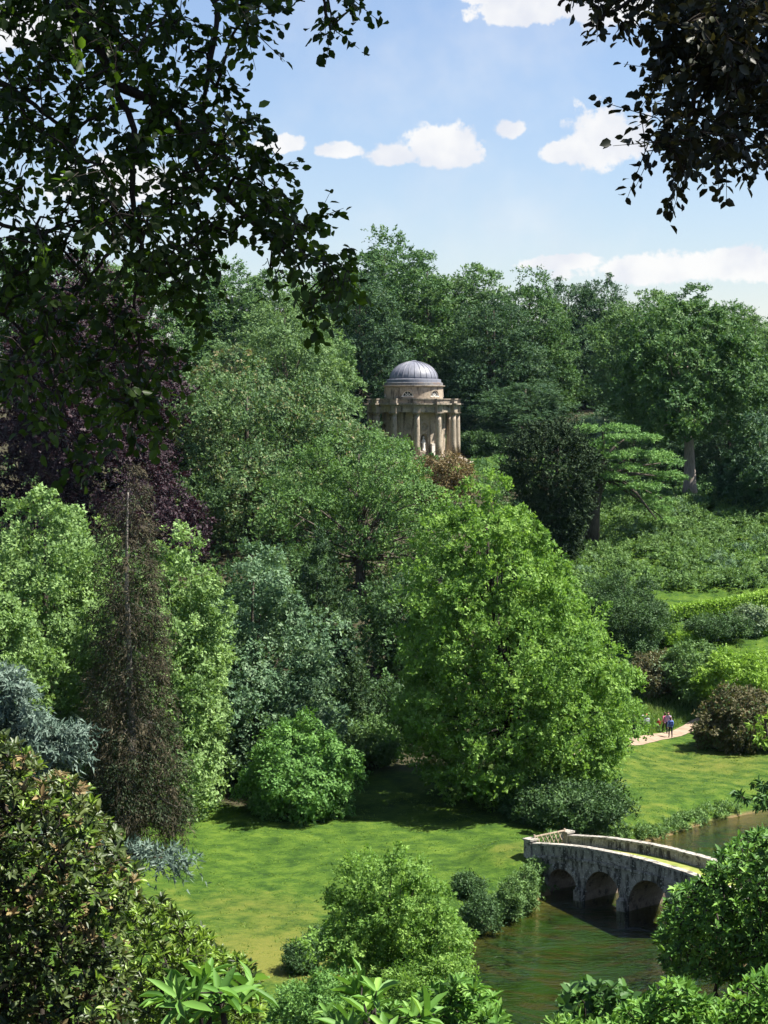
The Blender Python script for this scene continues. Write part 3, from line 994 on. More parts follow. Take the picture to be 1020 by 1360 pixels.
def broad(seed, name, label, px, py_top, w_px, Y, prof, mat, bark='bark', crown_bot=.12, nb=110, br=None, ns=26, nl=12, slen=1.0, sw=.22, L=.34, W=.26, up=.35, droop=0.0,
          r0=None, nlimb=18, lump=.15, catg='tree', group=None, bot_px=None, lean=(0, 0), limb_r=.30, nup=.5, loc=None, sx=1.0, extra_brown=None, flat=.72, inner=.45, z_fork=.25, jit=.55, sub=9):
    rng = np.random.default_rng(seed)
    p = spot_of(px, Y) if loc is None else np.array(loc)
    Ht = top_z(py_top, Y) - p[2]
    R = w_px / F_PX * Y / 2
    zb_ = crown_bot * Ht if bot_px is None else max(.2, top_z(bot_px, Y) - p[2])
    br = (br or R * .25) * 1.12
    R *= .90
    nb, ns = max(12, int(nb * .66)), int(ns * 1.8)
    Bg = make_boughs(rng, nb, zb_ + br * .5, Ht - br * .75, R, prof, br, lump, inner, sx)
    Bg[0][:, 0] += lean[0] * np.clip(Bg[0][:, 2] / Ht, 0, 1)
    L, W = L * .96, W * 1.06
    slen, sw = slen * .6, sw * .8
    arr = foliage(rng, Bg, ns, nl, slen, sw, L, W, up, droop, flat, nup, jit=jit, sub=sub)
    tr_ = make_trunk(rng, Bg, Ht * .86, r0 or Ht * .022, nlimb, lean, z_fork, limb_r=limb_r)
    ex = None
    if extra_brown:
        k = rng.random(len(arr[0])) < extra_brown[1]
        hi = k & (arr[5][:, 1] > .55)
        ex = [('seed_clusters', [q[hi] for q in arr], extra_brown[0])]
        arr = [q[~hi] for q in arr]
    return tree(name, label, catg, p, tr_, arr, mat, bark, group, extra=ex)


# ------------------------------------------------------------------ the wood behind the temple: a few beeches built, then copied
GW = 'trees of the wood on the hill'
protos = {}
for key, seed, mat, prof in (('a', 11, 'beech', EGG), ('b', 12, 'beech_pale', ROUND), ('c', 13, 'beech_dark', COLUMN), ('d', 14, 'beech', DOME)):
    rng = np.random.default_rng(seed)
    Bg = make_boughs(rng, 85, 2.2 if key in 'cd' else 3.5, 26.6, 6.6, prof, 2.4, .2, .45)
    arr = foliage(rng, Bg, 77, 10, .95, .14, .37, .24, .34, .12, .55, .5, jit=.45, sub=11)
    tr_ = make_trunk(rng, Bg, 25, .50, 30, z_fork=.3)
    protos[key] = (tr_, arr, mat)
FOREST = [  # proto, px, top py, width px, Y, label
    ('a', 512, 296, 170, 352, 'tallest feathery beech of the wood, its top rising behind the temple dome'),
    ('d', 565, 326, 150, 338, 'broad beech rising right behind the temple dome'),
    ('c', 480, 345, 130, 325, 'shadowed dark beech beside the temple\'s shaded columns'),
    ('b', 622, 338, 120, 342, 'rounded beech below the loose twigs that stick up on the skyline'),
    ('c', 655, 385, 120, 326, 'dark blue-green tree overhanging the end of the temple cornice'),
    ('a', 705, 350, 125, 336, 'sunlit beech with pale sprays, between the dark trees beside the temple'),
    ('c', 752, 362, 100, 385, 'shadowed tree at the dark gap in the wood'),
    ('c', 798, 357, 90, 388, 'dark pointed tree standing on the skyline of the wood'),
    ('b', 858, 372, 135, 318, 'pale feathery tree half hidden by the tree with the bare trunk'),
    ('d', 925, 370, 150, 352, 'olive topped tree on the skyline behind the tree with the bare trunk'),
    ('b', 1003, 408, 110, 325, 'round green tree at the end of the wood above the holly'),
    ('d', 985, 398, 120, 362, 'low topped tree on the falling skyline of the wood'),
    ('c', 775, 420, 130, 400, 'deep shadow tree filling the gap inside the wood'),
    ('c', 900, 470, 150, 345, 'shadowed tree behind the bare grey trunk'),
    ('c', 1040, 430, 130, 350, 'dark tree at the outer edge of the wood'),
    ('c', 842, 515, 120, 268, 'shaded tree in the dark wood edge behind the cedar'),  # low trees added as dark backdrop, the wood's shade put into leaf colour
    ('c', 968, 508, 115, 262, 'shaded tree in the dark wood edge behind the holly'),
    ('c', 908, 530, 120, 284, 'low shaded tree behind the bare pale trunk'),
    ('c', 700, 500, 120, 312, 'low shaded tree in the dark wood edge above the monkey puzzle'),
    ('d', 440, 352, 150, 342, 'green beech between the pale larch and the temple'),
    ('b', 372, 345, 150, 335, 'beech on the hilltop above the pale larch'),
    ('a', 300, 335, 160, 340, 'beech on the hilltop seen through the overhanging leaves'),
    ('d', 215, 330, 160, 335, 'hilltop beech rising behind the copper beech'),
    ('b', 120, 318, 160, 330, 'tall hilltop tree beyond the crown of the copper beech'),
    ('a', 25, 312, 170, 335, 'hilltop tree seen between the hanging twigs of the overhanging beech'),
]
made = {}
for i, (key, px, py, wpx, Y, lab) in enumerate(FOREST):
    p = spot_of(px, Y)
    p[2] -= .3
    sz = (top_z(py, Y) - p[2]) / 29.0
    sx_ = (wpx / F_PX * Y / 2) / 7.4
    rz = (i * 2.39) % 6.28
    if key not in made:
        tr_, arr, mat = protos[key]
        root = tree('beech_tree', lab, 'tree', p, tr_, arr, mat, 'bark', GW)
        root.rotation_euler = (0, 0, rz)
        root.scale = (sx_, sx_, sz)
        made[key] = root
    else:
        dup(made[key], p, rz, (sx_, sx_, sz), lab, GW)

# loose dead-looking top twigs on the skyline
# ------------------------------------------------------------------ named trees of the middle ground
broad(21, 'broadleaf_tree', 'tall tree with a bare pale trunk standing on the brambly slope', 917, 396, 205, 236, DOME, 'beech', 'bark_pale', bot_px=578, nb=130, br=1.9, ns=28, nl=12, slen=1.3, L=.42, W=.30, up=.25,
      droop=.1, r0=.78, lean=(-.6, 0), z_fork=.42, lump=.13)
broad(22, 'holly_tree', 'dark dense holly at the edge of the slope', 1010, 556, 105, 226, EGG, 'beech_dark', bot_px=745, nb=90, br=1.5, ns=26, nl=12, slen=.9, L=.34, W=.24, lump=.2, up=.0, droop=.3)
broad(23, 'larch_tree', 'pale green larch with tiered sprays above the big sycamore', 380, 382, 170, 272, EGG, 'larch', bot_px=560, nb=130, br=1.6, ns=24, nl=13, slen=2.0, sw=.14, L=.36, W=.2, up=.1, droop=.2, flat=.45, lump=.2)
broad(24, 'broadleaf_tree', 'soft grey-green tree standing close beside the temple\'s shaded side', 420, 432, 100, 284, ROUND, 'beech_pale', bot_px=580, nb=80, br=1.6, ns=24, nl=11, slen=1.3, L=.4, W=.28)
broad(25, 'sycamore_tree', 'rusty seeded sycamore between the copper beech and the larch', 308, 462, 125, 250, ROUND, 'sycamore', bot_px=600, nb=80, br=1.5, ns=24, nl=12, slen=1.0, L=.36, W=.28, extra_brown=('sycamore_seed', .6))
broad(26, 'sycamore_tree', 'big wide crowned sycamore beneath the temple', 330, 492, 315, 224, DOME, 'sycamore', bot_px=735, nb=170, br=2.7, ns=48, nl=11, slen=1.1, L=.34, W=.25, lump=.22, extra_brown=('sycamore_seed', .22), nup=.4, r0=.6)
broad(27, 'oak_tree', 'spreading oak with twisting visible limbs below the temple', 478, 572, 215, 198, ROUND, 'oak', 'bark', bot_px=830, nb=105, br=2.0, ns=36, nl=10, slen=.95, L=.28, W=.20, lump=.3, nlimb=46, limb_r=.42, r0=.55, inner=.35)
broad(28, 'maple_tree', 'bronze leaved small maple right in front of the temple', 580, 600, 92, 240, ROUND, 'autumn', bot_px=685, nb=60, br=1.1, ns=22, nl=9, slen=1.0, L=.30, W=.2, lump=.2, up=.5, inner=.3)
broad(29, 'copper_beech', 'dark purple copper beech', 110, 342, 255, 212, DOME, 'copper', 'bark_dark', bot_px=730, nb=230, br=2.1, ns=30, nl=11, slen=1.2, L=.36, W=.27, lump=.14, r0=.7)
broad(30, 'copper_beech', 'low purple beech branch mass above the pale lime trees', 205, 640, 110, 190, DOME, 'copper', 'bark_dark', bot_px=745, nb=60, br=1.2, ns=26, nl=11, slen=1.0, L=.30, W=.23)
broad(31, 'lime_tree', 'pale green lime with the dead conifer in front of it, farther from the lawn', 62, 640, 165, 138, COLUMN, 'lime', bot_px=1010, nb=120, br=1.45, ns=40, nl=12, slen=.8, L=.25, W=.19, lump=.30, up=.5)
broad(32, 'lime_tree', 'bright lime low beside the blue cedar', -8, 765, 120, 130, EGG, 'lime', bot_px=1000, nb=100, br=1.0, ns=26, nl=12, slen=.7, L=.25, W=.2, up=.45)
broad(33, 'lime_tree', 'pale green lime at the lawn edge beside the dead conifer', 226, 712, 132, 135, [(0, .9), (.1, 1), (.3, .9), (.5, .86), (.7, .8), (.85, .6), (.94, .38), (1, .1)], 'lime', bot_px=1085, nb=130, br=1.4, ns=40, nl=12, slen=.8, L=.25, W=.19, lump=.28, up=.45)
broad(34, 'whitebeam_tree', 'grey-green whitebeam behind the small magnolia', 338, 728, 185, 143, EGG, 'silver', bot_px=1035, nb=120, br=1.6, ns=42, nl=12, slen=.95, L=.27, W=.18, lump=.28, up=.2, droop=.25)
broad(35, 'cypress_tree', 'dark upright cypress in front of the oak', 424, 712, 92, 151, [(0, .9), (.2, 1), (.5, .82), (.75, .6), (.92, .35), (1, .08)], 'cypress', 'bark_dark', bot_px=990, nb=140, br=.8, ns=24, nl=12, slen=.7, sw=.1, L=.24, W=.12, up=.8, flat=1, lump=.1, nup=.2)
broad(36, 'cypress_tree', 'shorter dark cypress leaning out beside the oak', 456, 815, 70, 149, CONE, 'cypress', 'bark_dark', bot_px=1000, nb=90, br=.75, ns=24, nl=12, slen=.7, sw=.1, L=.24, W=.12, up=.8, flat=1, lump=.1, nup=.2)
broad(37, 'magnolia_tree', 'small rounded leafy tree standing alone at the lawn edge', 398, 953, 138, 133, DOME, 'magnolia', 'bark_dark', bot_px=1108, nb=90, br=.85, ns=26, nl=12, slen=.55, L=.24, W=.17, lump=.16, up=.0, droop=.35, inner=.4)
broad(38, 'small_tree', 'small soft green tree between the rounded lawn tree and the big tulip tree', 490, 962, 82, 146, ROUND, 'shrub', 'bark_dark', bot_px=1062, nb=60, br=.85, ns=24, nl=11, slen=.6, L=.24, W=.17)
broad(39, 'tulip_tree', 'huge bright green tulip tree on the lawn beside the bridge', 690, 634, 322, 138, [(0, .50), (.06, .82), (.16, 1), (.32, .97), (.50, .85), (.68, .68), (.84, .52), (.95, .34), (1, .16)], 'tulip', 'bark_dark',
      bot_px=1098, nb=230, br=1.75, ns=54, nl=11, slen=.85, sw=.15, L=.24, W=.18, lump=.08, up=.6, r0=.55, nlimb=60, limb_r=.3, inner=.5, lean=(-2.2, 0))
# trees that close the gaps between those
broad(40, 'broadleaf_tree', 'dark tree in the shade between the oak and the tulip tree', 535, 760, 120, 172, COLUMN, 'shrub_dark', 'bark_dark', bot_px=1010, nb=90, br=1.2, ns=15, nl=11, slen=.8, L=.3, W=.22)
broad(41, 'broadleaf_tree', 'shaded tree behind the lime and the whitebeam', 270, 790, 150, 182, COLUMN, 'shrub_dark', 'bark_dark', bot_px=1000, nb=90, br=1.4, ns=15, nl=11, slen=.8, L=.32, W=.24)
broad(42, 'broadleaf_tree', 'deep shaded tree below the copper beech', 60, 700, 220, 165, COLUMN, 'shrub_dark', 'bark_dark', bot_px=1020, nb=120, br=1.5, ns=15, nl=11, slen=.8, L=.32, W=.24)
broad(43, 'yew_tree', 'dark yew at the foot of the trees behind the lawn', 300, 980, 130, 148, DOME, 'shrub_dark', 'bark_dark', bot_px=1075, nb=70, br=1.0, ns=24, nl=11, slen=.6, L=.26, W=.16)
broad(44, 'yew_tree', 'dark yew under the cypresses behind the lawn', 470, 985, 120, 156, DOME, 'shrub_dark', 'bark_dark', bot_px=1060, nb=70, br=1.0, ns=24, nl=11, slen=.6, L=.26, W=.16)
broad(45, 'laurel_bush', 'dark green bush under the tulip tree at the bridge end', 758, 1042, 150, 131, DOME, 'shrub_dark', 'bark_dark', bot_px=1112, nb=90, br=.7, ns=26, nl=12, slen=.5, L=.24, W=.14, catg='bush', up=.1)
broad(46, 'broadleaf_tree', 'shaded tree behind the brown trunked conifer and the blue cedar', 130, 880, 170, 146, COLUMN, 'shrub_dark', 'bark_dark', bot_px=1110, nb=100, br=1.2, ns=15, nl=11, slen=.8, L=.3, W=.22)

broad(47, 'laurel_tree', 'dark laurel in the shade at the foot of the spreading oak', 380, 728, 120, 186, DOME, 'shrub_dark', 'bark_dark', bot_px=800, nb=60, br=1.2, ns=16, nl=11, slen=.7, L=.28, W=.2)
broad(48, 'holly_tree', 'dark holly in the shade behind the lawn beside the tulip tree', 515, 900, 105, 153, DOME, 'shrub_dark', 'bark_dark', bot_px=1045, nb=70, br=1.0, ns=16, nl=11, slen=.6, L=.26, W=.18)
# ---- dying conifer with grey bare top
rng = np.random.default_rng(51)
p = spot_of(172, 123)
Ht = top_z(612, 123) - p[2]
prof = [(0, 1), (.2, .92), (.45, .78), (.7, .60), (.88, .42), (1, .10)]
Bg = make_boughs(rng, 200, 1.5, Ht - .6, 2.35, prof, .72, .22, .1)
arr = foliage(rng, Bg, 18, 12, .9, .10, .30, .055, -.6, .8, .9, .1, out=.5)
arr2 = foliage(rng, (Bg[0][::2] * [1.05, 1.05, 1], Bg[1][::2], Bg[2][::2]), 24, 11, .8, .14, .22, .08, -.3, .7, .8, .2)
lowk = rng.random(len(arr2[0])) < np.clip(1.15 - arr2[0][:, 2] / (Ht * .55), .25, 1)
arr2 = [q[lowk] for q in arr2]
tm = make_trunk(rng, Bg, Ht - 1.9, .34, 98, z_fork=.12, limb_r=.15, level=.35)
tree('dying_conifer', 'tall brown dying conifer between two pale lime trees', 'tree', p, tm, arr, 'dead', 'bark_grey', extra=[('needles', arr2, 'dead_green')])

# ---- monkey puzzle: a dark dome of rope-like branches, hanging down one side
rng = np.random.default_rng(52)
p = spot_of(742, 208)
Ht = top_z(570, 208) - p[2]
R = 125 / F_PX * 208 / 2
nb = 900
t = rng.random(nb) ** .8
a = rng.uniform(0, 2 * np.pi, nb)
zc = Ht * (.12 + .86 * t)
rr = R * np.interp(t, [0, .25, .5, .68, .85, .95, 1], [.30, .42, .72, 1, .86, .52, .1]) * rng.uniform(.55, 1, nb)
cc = np.stack([np.cos(a) * rr - .8 * sstep(.3, .8, t), np.sin(a) * rr, zc], -1)
oo = unit(np.stack([np.cos(a), np.sin(a), np.interp(t, [0, .4, .7, 1], [-1.6, -.9, 0, .9])], -1))
Bg = (cc, np.full(nb, .28), oo)
arr = foliage(rng, Bg, 4, 13, 1.25, .05, .28, .19, .1, -.15, 1, .2, out=.25, jit=.22, axis_jit=.75)
tm = make_trunk(rng, Bg, Ht * .93, .5, 110, z_fork=.2, limb_r=.16, level=.2)
tree('monkey_puzzle', 'dark domed monkey puzzle with rope-like hanging branches', 'tree', p, tm, arr, 'monkey', 'bark_dark')

# ---- cedar: a stout leaning trunk with flat plates of needles
rng = np.random.default_rng(53)
p = spot_of(786, 214)
PL = [(800, 566, 46), (835, 578, 40), (775, 588, 40), (850, 600, 44), (800, 602, 46), (885, 612, 26), (760, 606, 30), (828, 618, 44), (866, 628, 36), (892, 632, 22), (790, 630, 40), (845, 645, 34), (880, 660, 22), (770, 640, 26),
      (700, 600, 22), (860, 672, 24), (885, 690, 14), (735, 612, 24), (655, 607, 14)]
plates = []
for (px, py, hw) in PL:
    q = at(px, py, 214 + rng.uniform(-3.5, 3.5)) - p
    plates.append((q, .86 * hw / F_PX * 214))
cs, rs_, os_ = [], [], []
for q, hw in plates:
    k = max(4, int(hw * hw * 2.3))
    aa, ra = rng.uniform(0, 6.28, k), np.sqrt(rng.random(k)) * hw
    cs.append(q + np.stack([np.cos(aa) * ra, np.sin(aa) * ra * .8, -.10 * ra + rng.normal(size=k) * .12], -1))
    rs_.append(np.full(k, .5)); os_.append(np.stack([np.cos(aa), np.sin(aa), 0 * aa - .1], -1))
Bg = (np.concatenate(cs), np.concatenate(rs_), np.concatenate(os_))
arr = foliage(rng, Bg, 16, 12, .85, .06, .28, .11, .05, .12, .22, .8, out=1, jit=.35)
cz = np.repeat(Bg[0][:, 2], 16 * 12)
arr[0][:, 2] = cz + (arr[0][:, 2] - cz) * .42
mb = MB()
foot = np.array([0, 0, -.5])
crest = at(802, 610, 214) - p
mb.tube([foot, at(789, 680, 214) - p, at(793, 655, 214) - p, at(802, 632, 214) - p, crest], [.85, .62, .55, .5, .3], 10)
for q, hw in plates:
    s = at(800, 634, 214) - p if q[2] < crest[2] + 2 else crest
    mid = (s + q) / 2 + np.array([0, 0, .25])
    mb.tube([s, mid, q - [0, 0, .15]], [.18, .12, .04], 6)
mb.tube([at(815, 632, 214) - p, at(845, 655, 213) - p, at(872, 690, 212) - p], [.22, .16, .05], 6)
mb.tube([at(789, 690, 214) - p, at(770, 722, 213) - p, at(757, 716, 212.5) - p], [.16, .09, .04], 6)
tree('cedar_tree', 'bright green cedar with flat layered branches and a stout leaning trunk', 'tree', p, mb, arr, 'cedar', 'bark')

# ------------------------------------------------------------------ shrubs and bushes
def bush(seed, name, label, px, py_top, w_px, Y, mat, bot_px, group=None, nb=60, ns=24, nl=11, L=.24, W=.15, up=.2, prof=DOME, catg='bush', droop=0, extra_brown=None, slen=.5, br=None):
    return broad(seed, name, label, px, py_top, w_px, Y, prof, mat, 'bark_dark', bot_px=bot_px, nb=nb, ns=ns, nl=nl, L=L, W=W, up=up, droop=droop, catg=catg, group=group, slen=slen, r0=.10, nlimb=14, extra_brown=extra_brown, br=br)


bush(61, 'flowering_shrub', 'pale cream green shrub behind the monkey puzzle and the cedar', 785, 558, 95, 240, 'shrub_pale', 612, L=.3, W=.2)
bush(62, 'spruce_shrub', 'dark conifer between the tulip tree and the clipped hedge', 832, 752, 118, 184, 'shrub_dark', 905, nb=110, prof=EGG, L=.26, W=.1, droop=.2)
bush(63, 'yew_bush', 'dark rounded yew standing by the clipped hedge', 953, 818, 72, 188, 'shrub_dark', 870, L=.2, W=.1, nb=50)
bush(64, 'shrub', 'soft grey-green shrub behind the grass beyond the path', 925, 852, 95, 176, 'shrub', 938, nb=70)
bush(65, 'shrub', 'acid green shrub between the yew and the bronze rhododendron', 985, 862, 100, 172, 'acid', 930, nb=70)
bush(66, 'rhododendron', 'cream flecked rhododendron beside the dark conifer', 875, 868, 72, 177, 'rhodo_red', 930, nb=50, extra_brown=('shrub_pale', .35))
bush(67, 'rhododendron', 'big bronze tinged rhododendron beside the path', 998, 912, 120, 160, 'rhodo_red', 1005, nb=110, extra_brown=('shrub_dark', .3))
bush(68, 'rhododendron', 'low bronze and green shrub at the path edge', 952, 962, 44, 160, 'rhodo_red', 998, nb=45, extra_brown=('shrub', .5))
bush(69, 'shrub', 'grey tufted shrub at the end of the clipped hedge', 1000, 805, 40, 189, 'shrub_pale', 845, nb=30)
bush(70, 'shrub', 'round green shrub against the temple terrace', 636, 572, 56, 305, 'shrub_dark', 606, L=.3, W=.22)
GS = 'clumps on the near shore of the lawn'
for k, (px, py, wpx, bot, mt, lab) in enumerate(((622, 1164, 36, 1190, 'shrub_dark', 'small dark tufted shrub on the lawn edge above the shore'), (640, 1188, 46, 1216, 'shrub_dark', 'low dark shrub overhanging the stony shore'), (680, 1166, 30, 1200, 'shrub', 'green clump at the water beside the bridge'),
                                                (700, 1152, 26, 1190, 'shrub', 'leafy clump growing up against the bridge abutment'), (400, 1252, 42, 1290, 'shrub_dark', 'dark small bush alone on the dry lawn'), (424, 1240, 22, 1262, 'shrub_dark', 'tiny dark bush on the dry lawn'))):
    bp = G(px, bot, 1.5)
    bush(80 + k, 'small_shrub', lab, px, py, wpx, float(bp[1]), mt, bot + 40, GS, nb=26, ns=22, nl=10, L=.16, W=.08, slen=.35)


def hedge(label, x0, y0, x1, y1, h, wd, mat, seed):
    rng = np.random.default_rng(seed)
    k = 9000
    u = rng.random(k)
    ln = math.hypot(x1 - x0, y1 - y0)
    nrm = np.array([-(y1 - y0) / ln, (x1 - x0) / ln])
    f = rng.random(k)
    v = np.where(f < .45, rng.uniform(-wd / 2, wd / 2, k), np.where(f < .85, -wd / 2, wd / 2)) + rng.normal(size=k) * .05
    zz_ = np.where(f < .45, h, rng.uniform(0, h, k)) + rng.normal(size=k) * .05
    x = x0 + (x1 - x0) * u + nrm[0] * v
    y = y0 + (y1 - y0) * u + nrm[1] * v
    z = H(x0 + (x1 - x0) * u, y0 + (y1 - y0) * u) + zz_
    pos = np.stack([x, y, z], -1)
    o = np.array([x0, y0, Hs(x0, y0)])
    nor = rng.normal(size=(k, 3)) * .4 + np.where((f < .45)[:, None], [[0, 0, 1.]], [[0, -1., .2]])
    root = thing('clipped_hedge', label, 'hedge', o)
    new_obj('foliage', leaves_mesh('foliage', M[mat], pos - o, rng.normal(size=(k, 3)), nor, .26, .2, rng.random((k, 3)), tpl=SLIP), root, kind='stuff')
    mb = MB()
    for q in range(24):
        t0, t1 = q / 24, (q + 1) / 24
        a, b = np.array([x0 + (x1 - x0) * t0, y0 + (y1 - y0) * t0]), np.array([x0 + (x1 - x0) * t1, y0 + (y1 - y0) * t1])
        za, zb2 = Hs(*a), Hs(*b)
        V = []
        for pnt, zg in ((a, za), (b, zb2)):
            for s in (-1, 1):
                for hh in (-.2, h - .15):
                    V.append((pnt[0] + nrm[0] * s * (wd / 2 - .15) - o[0], pnt[1] + nrm[1] * s * (wd / 2 - .15) - o[1], zg + hh - o[2]))
        mb.add(V, [(0, 1, 3, 2), (4, 6, 7, 5), (0, 4, 5, 1), (2, 3, 7, 6), (1, 5, 7, 3), (0, 2, 6, 4)])
    mb.build('stems', M['bark_dark'], root, kind='stuff')


h0, h1 = at(868, 826, 190), at(1060, 812, 196)
hedge('long clipped hedge crossing the brambly slope', h0[0], 191, h1[0], 197, 1.1, 1.6, 'acid', 90)
hedge('lower clipped hedge below the long one beside the yew', at(880, 840, 186)[0], 186.5, at(1060, 840, 190)[0], 190, .8, 1.8, 'acid', 91)
# ---- PART 6: ground cover


def stuff(name, label, catg, mat, arr, tpl=SLIP):
    o = new_obj(name, leaves_mesh(name, M[mat], *arr, tpl=tpl), kind='stuff')
    return tag(o, label, catg)


def clumps_on(rng, xy, r, hgt, ns, nl, L, W, up, slen=.4, sw=.1, droop=.15, sub=1):
    z = H(xy[:, 0], xy[:, 1])
    rr = r * rng.uniform(.6, 1.4, len(xy))
    c = np.stack([xy[:, 0], xy[:, 1], z + hgt * rng.uniform(.3, 1, len(xy))], -1)
    o = unit(np.stack([rng.normal(size=len(xy)) * .2, -.3 + rng.normal(size=len(xy)) * .2, np.ones(len(xy))], -1))
    return foliage(rng, (c, rr, o), ns, nl, slen, sw, L, W, up, droop, .6, .7, sub=sub)


def grow(rng, n, poly_px, patch=None, Y0=175, Y1=232):
    """random points on the slope whose picture falls in a box"""
    x = rng.uniform(12, 60, n * 6)
    y = rng.uniform(Y0, Y1, n * 6)
    z = H(x, y)
    px = 510 + F_PX * x / y
    k = (px > poly_px[0]) & (px < poly_px[1]) & ((y > 200) | (px < 862))
    if patch is not None:                                    # each kind grows in drifts of its own
        v = np.sin(x * .38 + 1) * np.sin(y * .31 + .4) + .6 * np.sin(x * .95 - y * .55)
        k &= (v > patch[0]) & (v < patch[1])
    return np.stack([x, y], -1)[k][:n]


rng = np.random.default_rng(101)
stuff('bramble_undergrowth', 'tangled green brambles and ferns covering the slope', 'undergrowth', 'bramble', clumps_on(rng, grow(rng, 640, (740, 1060), (-.25, 9), 175, 236), .85, .38, 16, 8, .25, .17, .3, sub=4))
stuff('bracken_undergrowth', 'pale grey-green bracken patches on the slope', 'undergrowth', 'shrub', clumps_on(rng, grow(rng, 460, (760, 1060), (-9, .15), 175, 236), .95, .6, 16, 8, .27, .15, .25, droop=.3, sub=4))
stuff('dark_undergrowth', 'dark leafy undergrowth on the slope and in the wood edge', 'undergrowth', 'beech', clumps_on(rng, grow(rng, 420, (560, 1080), Y0=226, Y1=275), .9, .5, 14, 9, .28, .2, .2))
xy = np.stack([rng.uniform(-50, 62, 700), rng.uniform(255, 330, 700)], -1)
xy = xy[(np.hypot((xy[:, 0] - TX) / 1.0, (xy[:, 1] - TY) / 1.0) > 11) & ~((xy[:, 0] > 9) & (xy[:, 0] < 22) & (xy[:, 1] < 303))]
stuff('wood_undergrowth', 'dark undergrowth on the floor of the wood', 'undergrowth', 'beech', clumps_on(rng, xy, 1.1, .9, 9, 8, .42, .3, .3))

xy = np.stack([rng.uniform(-45, 20, 800), rng.uniform(150, 262, 800)], -1)
xy = xy[(xy[:, 0] < 7 + (xy[:, 1] - 150) * .09)]
stuff('slope_undergrowth', 'shaded leafy undergrowth under the trees below the temple', 'undergrowth', 'beech', clumps_on(rng, xy, 1.2, 1.2, 10, 8, .34, .24, .3))
stuff('fern_patches', 'dark fern patches scattered over the open slope', 'ferns', 'shrub_dark', clumps_on(rng, grow(rng, 110, (770, 1060), (-9, -.55)), .8, .5, 22, 8, .26, .14, .25, droop=.3, sub=4))
stuff('pale_bracken', 'pale feathery bracken drifts on the slope', 'bracken', 'silver', clumps_on(rng, grow(rng, 130, (770, 1060), (.5, 9)), .8, .6, 22, 8, .26, .12, .3, droop=.4, sub=4))
# long grass: beyond the path, on the banks, tufts on the lawn
def blades(rng, x, y, h, w_, lean=.35):
    k = len(x)
    pos = np.stack([x, y, H(x, y) - .02], -1)
    ax = np.stack([rng.normal(size=k) * lean, rng.normal(size=k) * lean, np.ones(k)], -1)
    return pos, ax, rng.normal(size=(k, 3)) * [1, 1, .15], h * rng.uniform(.6, 1.3, k), w_ * rng.uniform(.7, 1.3, k), np.stack([rng.random(k), rng.random(k), (np.sin(x * .9) * np.sin(y * .7) + 1) / 2], -1)


x, y = rng.uniform(14, 36, 22000), rng.uniform(164, 180, 22000)
k = y > np.interp(x, cx_, cy2) + 1.7
x, y = x[k], y[k]
stuff('long_grass', 'long meadow grass behind the path', 'grass', 'long_grass', blades(rng, x, y, .5, .07))
x, y = rng.uniform(-20, 40, 50000), rng.uniform(96, 168, 50000)
d = shore_dist(x, y)
pth = np.abs(y - np.interp(x, cx_, cy2)) > 1.45
k = (d > .3) & pth & ~((x > 6) & (x < 24) & (y < 121) & (y > 92) & (d < 1.0)) & (y < 140 + np.clip((x - 4) * 3, 0, 40))
x, y = x[k][::7], y[k][::7]
x, y = np.repeat(x, 9) + rng.normal(size=len(x) * 9) * .16, np.repeat(y, 9) + rng.normal(size=len(y) * 9) * .16
stuff('lawn_grass', 'tufts of grass standing a little proud of the mown lawn', 'grass', 'grass_blade', blades(rng, x, y, .11, .055, 1.1))
x, y = rng.uniform(-2, 40, 160000), rng.uniform(92, 140, 160000)
d = shore_dist(x, y)
k = (d > -.15) & (d < .9) & (y > 96.5)
x, y = x[k], y[k]
stuff('bank_plants', 'leafy green waterside plants along the lake banks', 'plants', 'shrub', clumps_on(rng, np.stack([x, y], -1)[:580], .32, .22, 9, 8, .15, .09, .5, .3, .06))

# stones along the lawn shore and rocks breaking the shallow water
GR = 'stones at the shore and in the shallows'
rng = np.random.default_rng(111)
rocks = [(648, 1222), (656, 1218), (664, 1213), (672, 1210), (680, 1206), (638, 1228), (630, 1234)]
def rock_mesh(rng, r, mat='coping'):
    import bmesh
    bm = bmesh.new()
    bmesh.ops.create_icosphere(bm, subdivisions=2, radius=r)
    ph = rng.uniform(0, 6, 3)
    for v in bm.verts:
        q = v.co / r
        f = 1 + .22 * math.sin(3 * q.x + ph[0]) * math.cos(3 * q.y + ph[1]) + .14 * math.sin(7 * q.z + ph[2]) + rng.uniform(-.06, .06)
        v.co = Vector((v.co.x * f * 1.3, v.co.y * f, v.co.z * f * .55))
    me = bpy.data.meshes.new('rock')
    bm.to_mesh(me)
    bm.free()
    me.materials.append(M[mat])
    return me
for i, (px, py) in enumerate(rocks):
    q = G(px, py, WATER)
    o = new_obj('shore_stone', rock_mesh(rng, rng.uniform(.16, .3)), None, (q[0], q[1], WATER + .02))
    tag(o, 'rough stone of the row edging the shore below the dark lawn shrubs', 'stone', GR)

# ------------------------------------------------------------------ people on the path
def plain(name, c, rough=.8):
    m, n = new_mat(name)
    co = n.node('ShaderNodeTexCoord').outputs['Object']
    f = n.noise(co, 14, 3, .6)
    return finish(m, n, principled(n, n.ramp(f, [(.3, tuple(x * .82 for x in c)), (.7, tuple(min(1, x * 1.12) for x in c))]), rough, None, .2))


SKIN = plain('skin', (.50, .30, .22), .6)


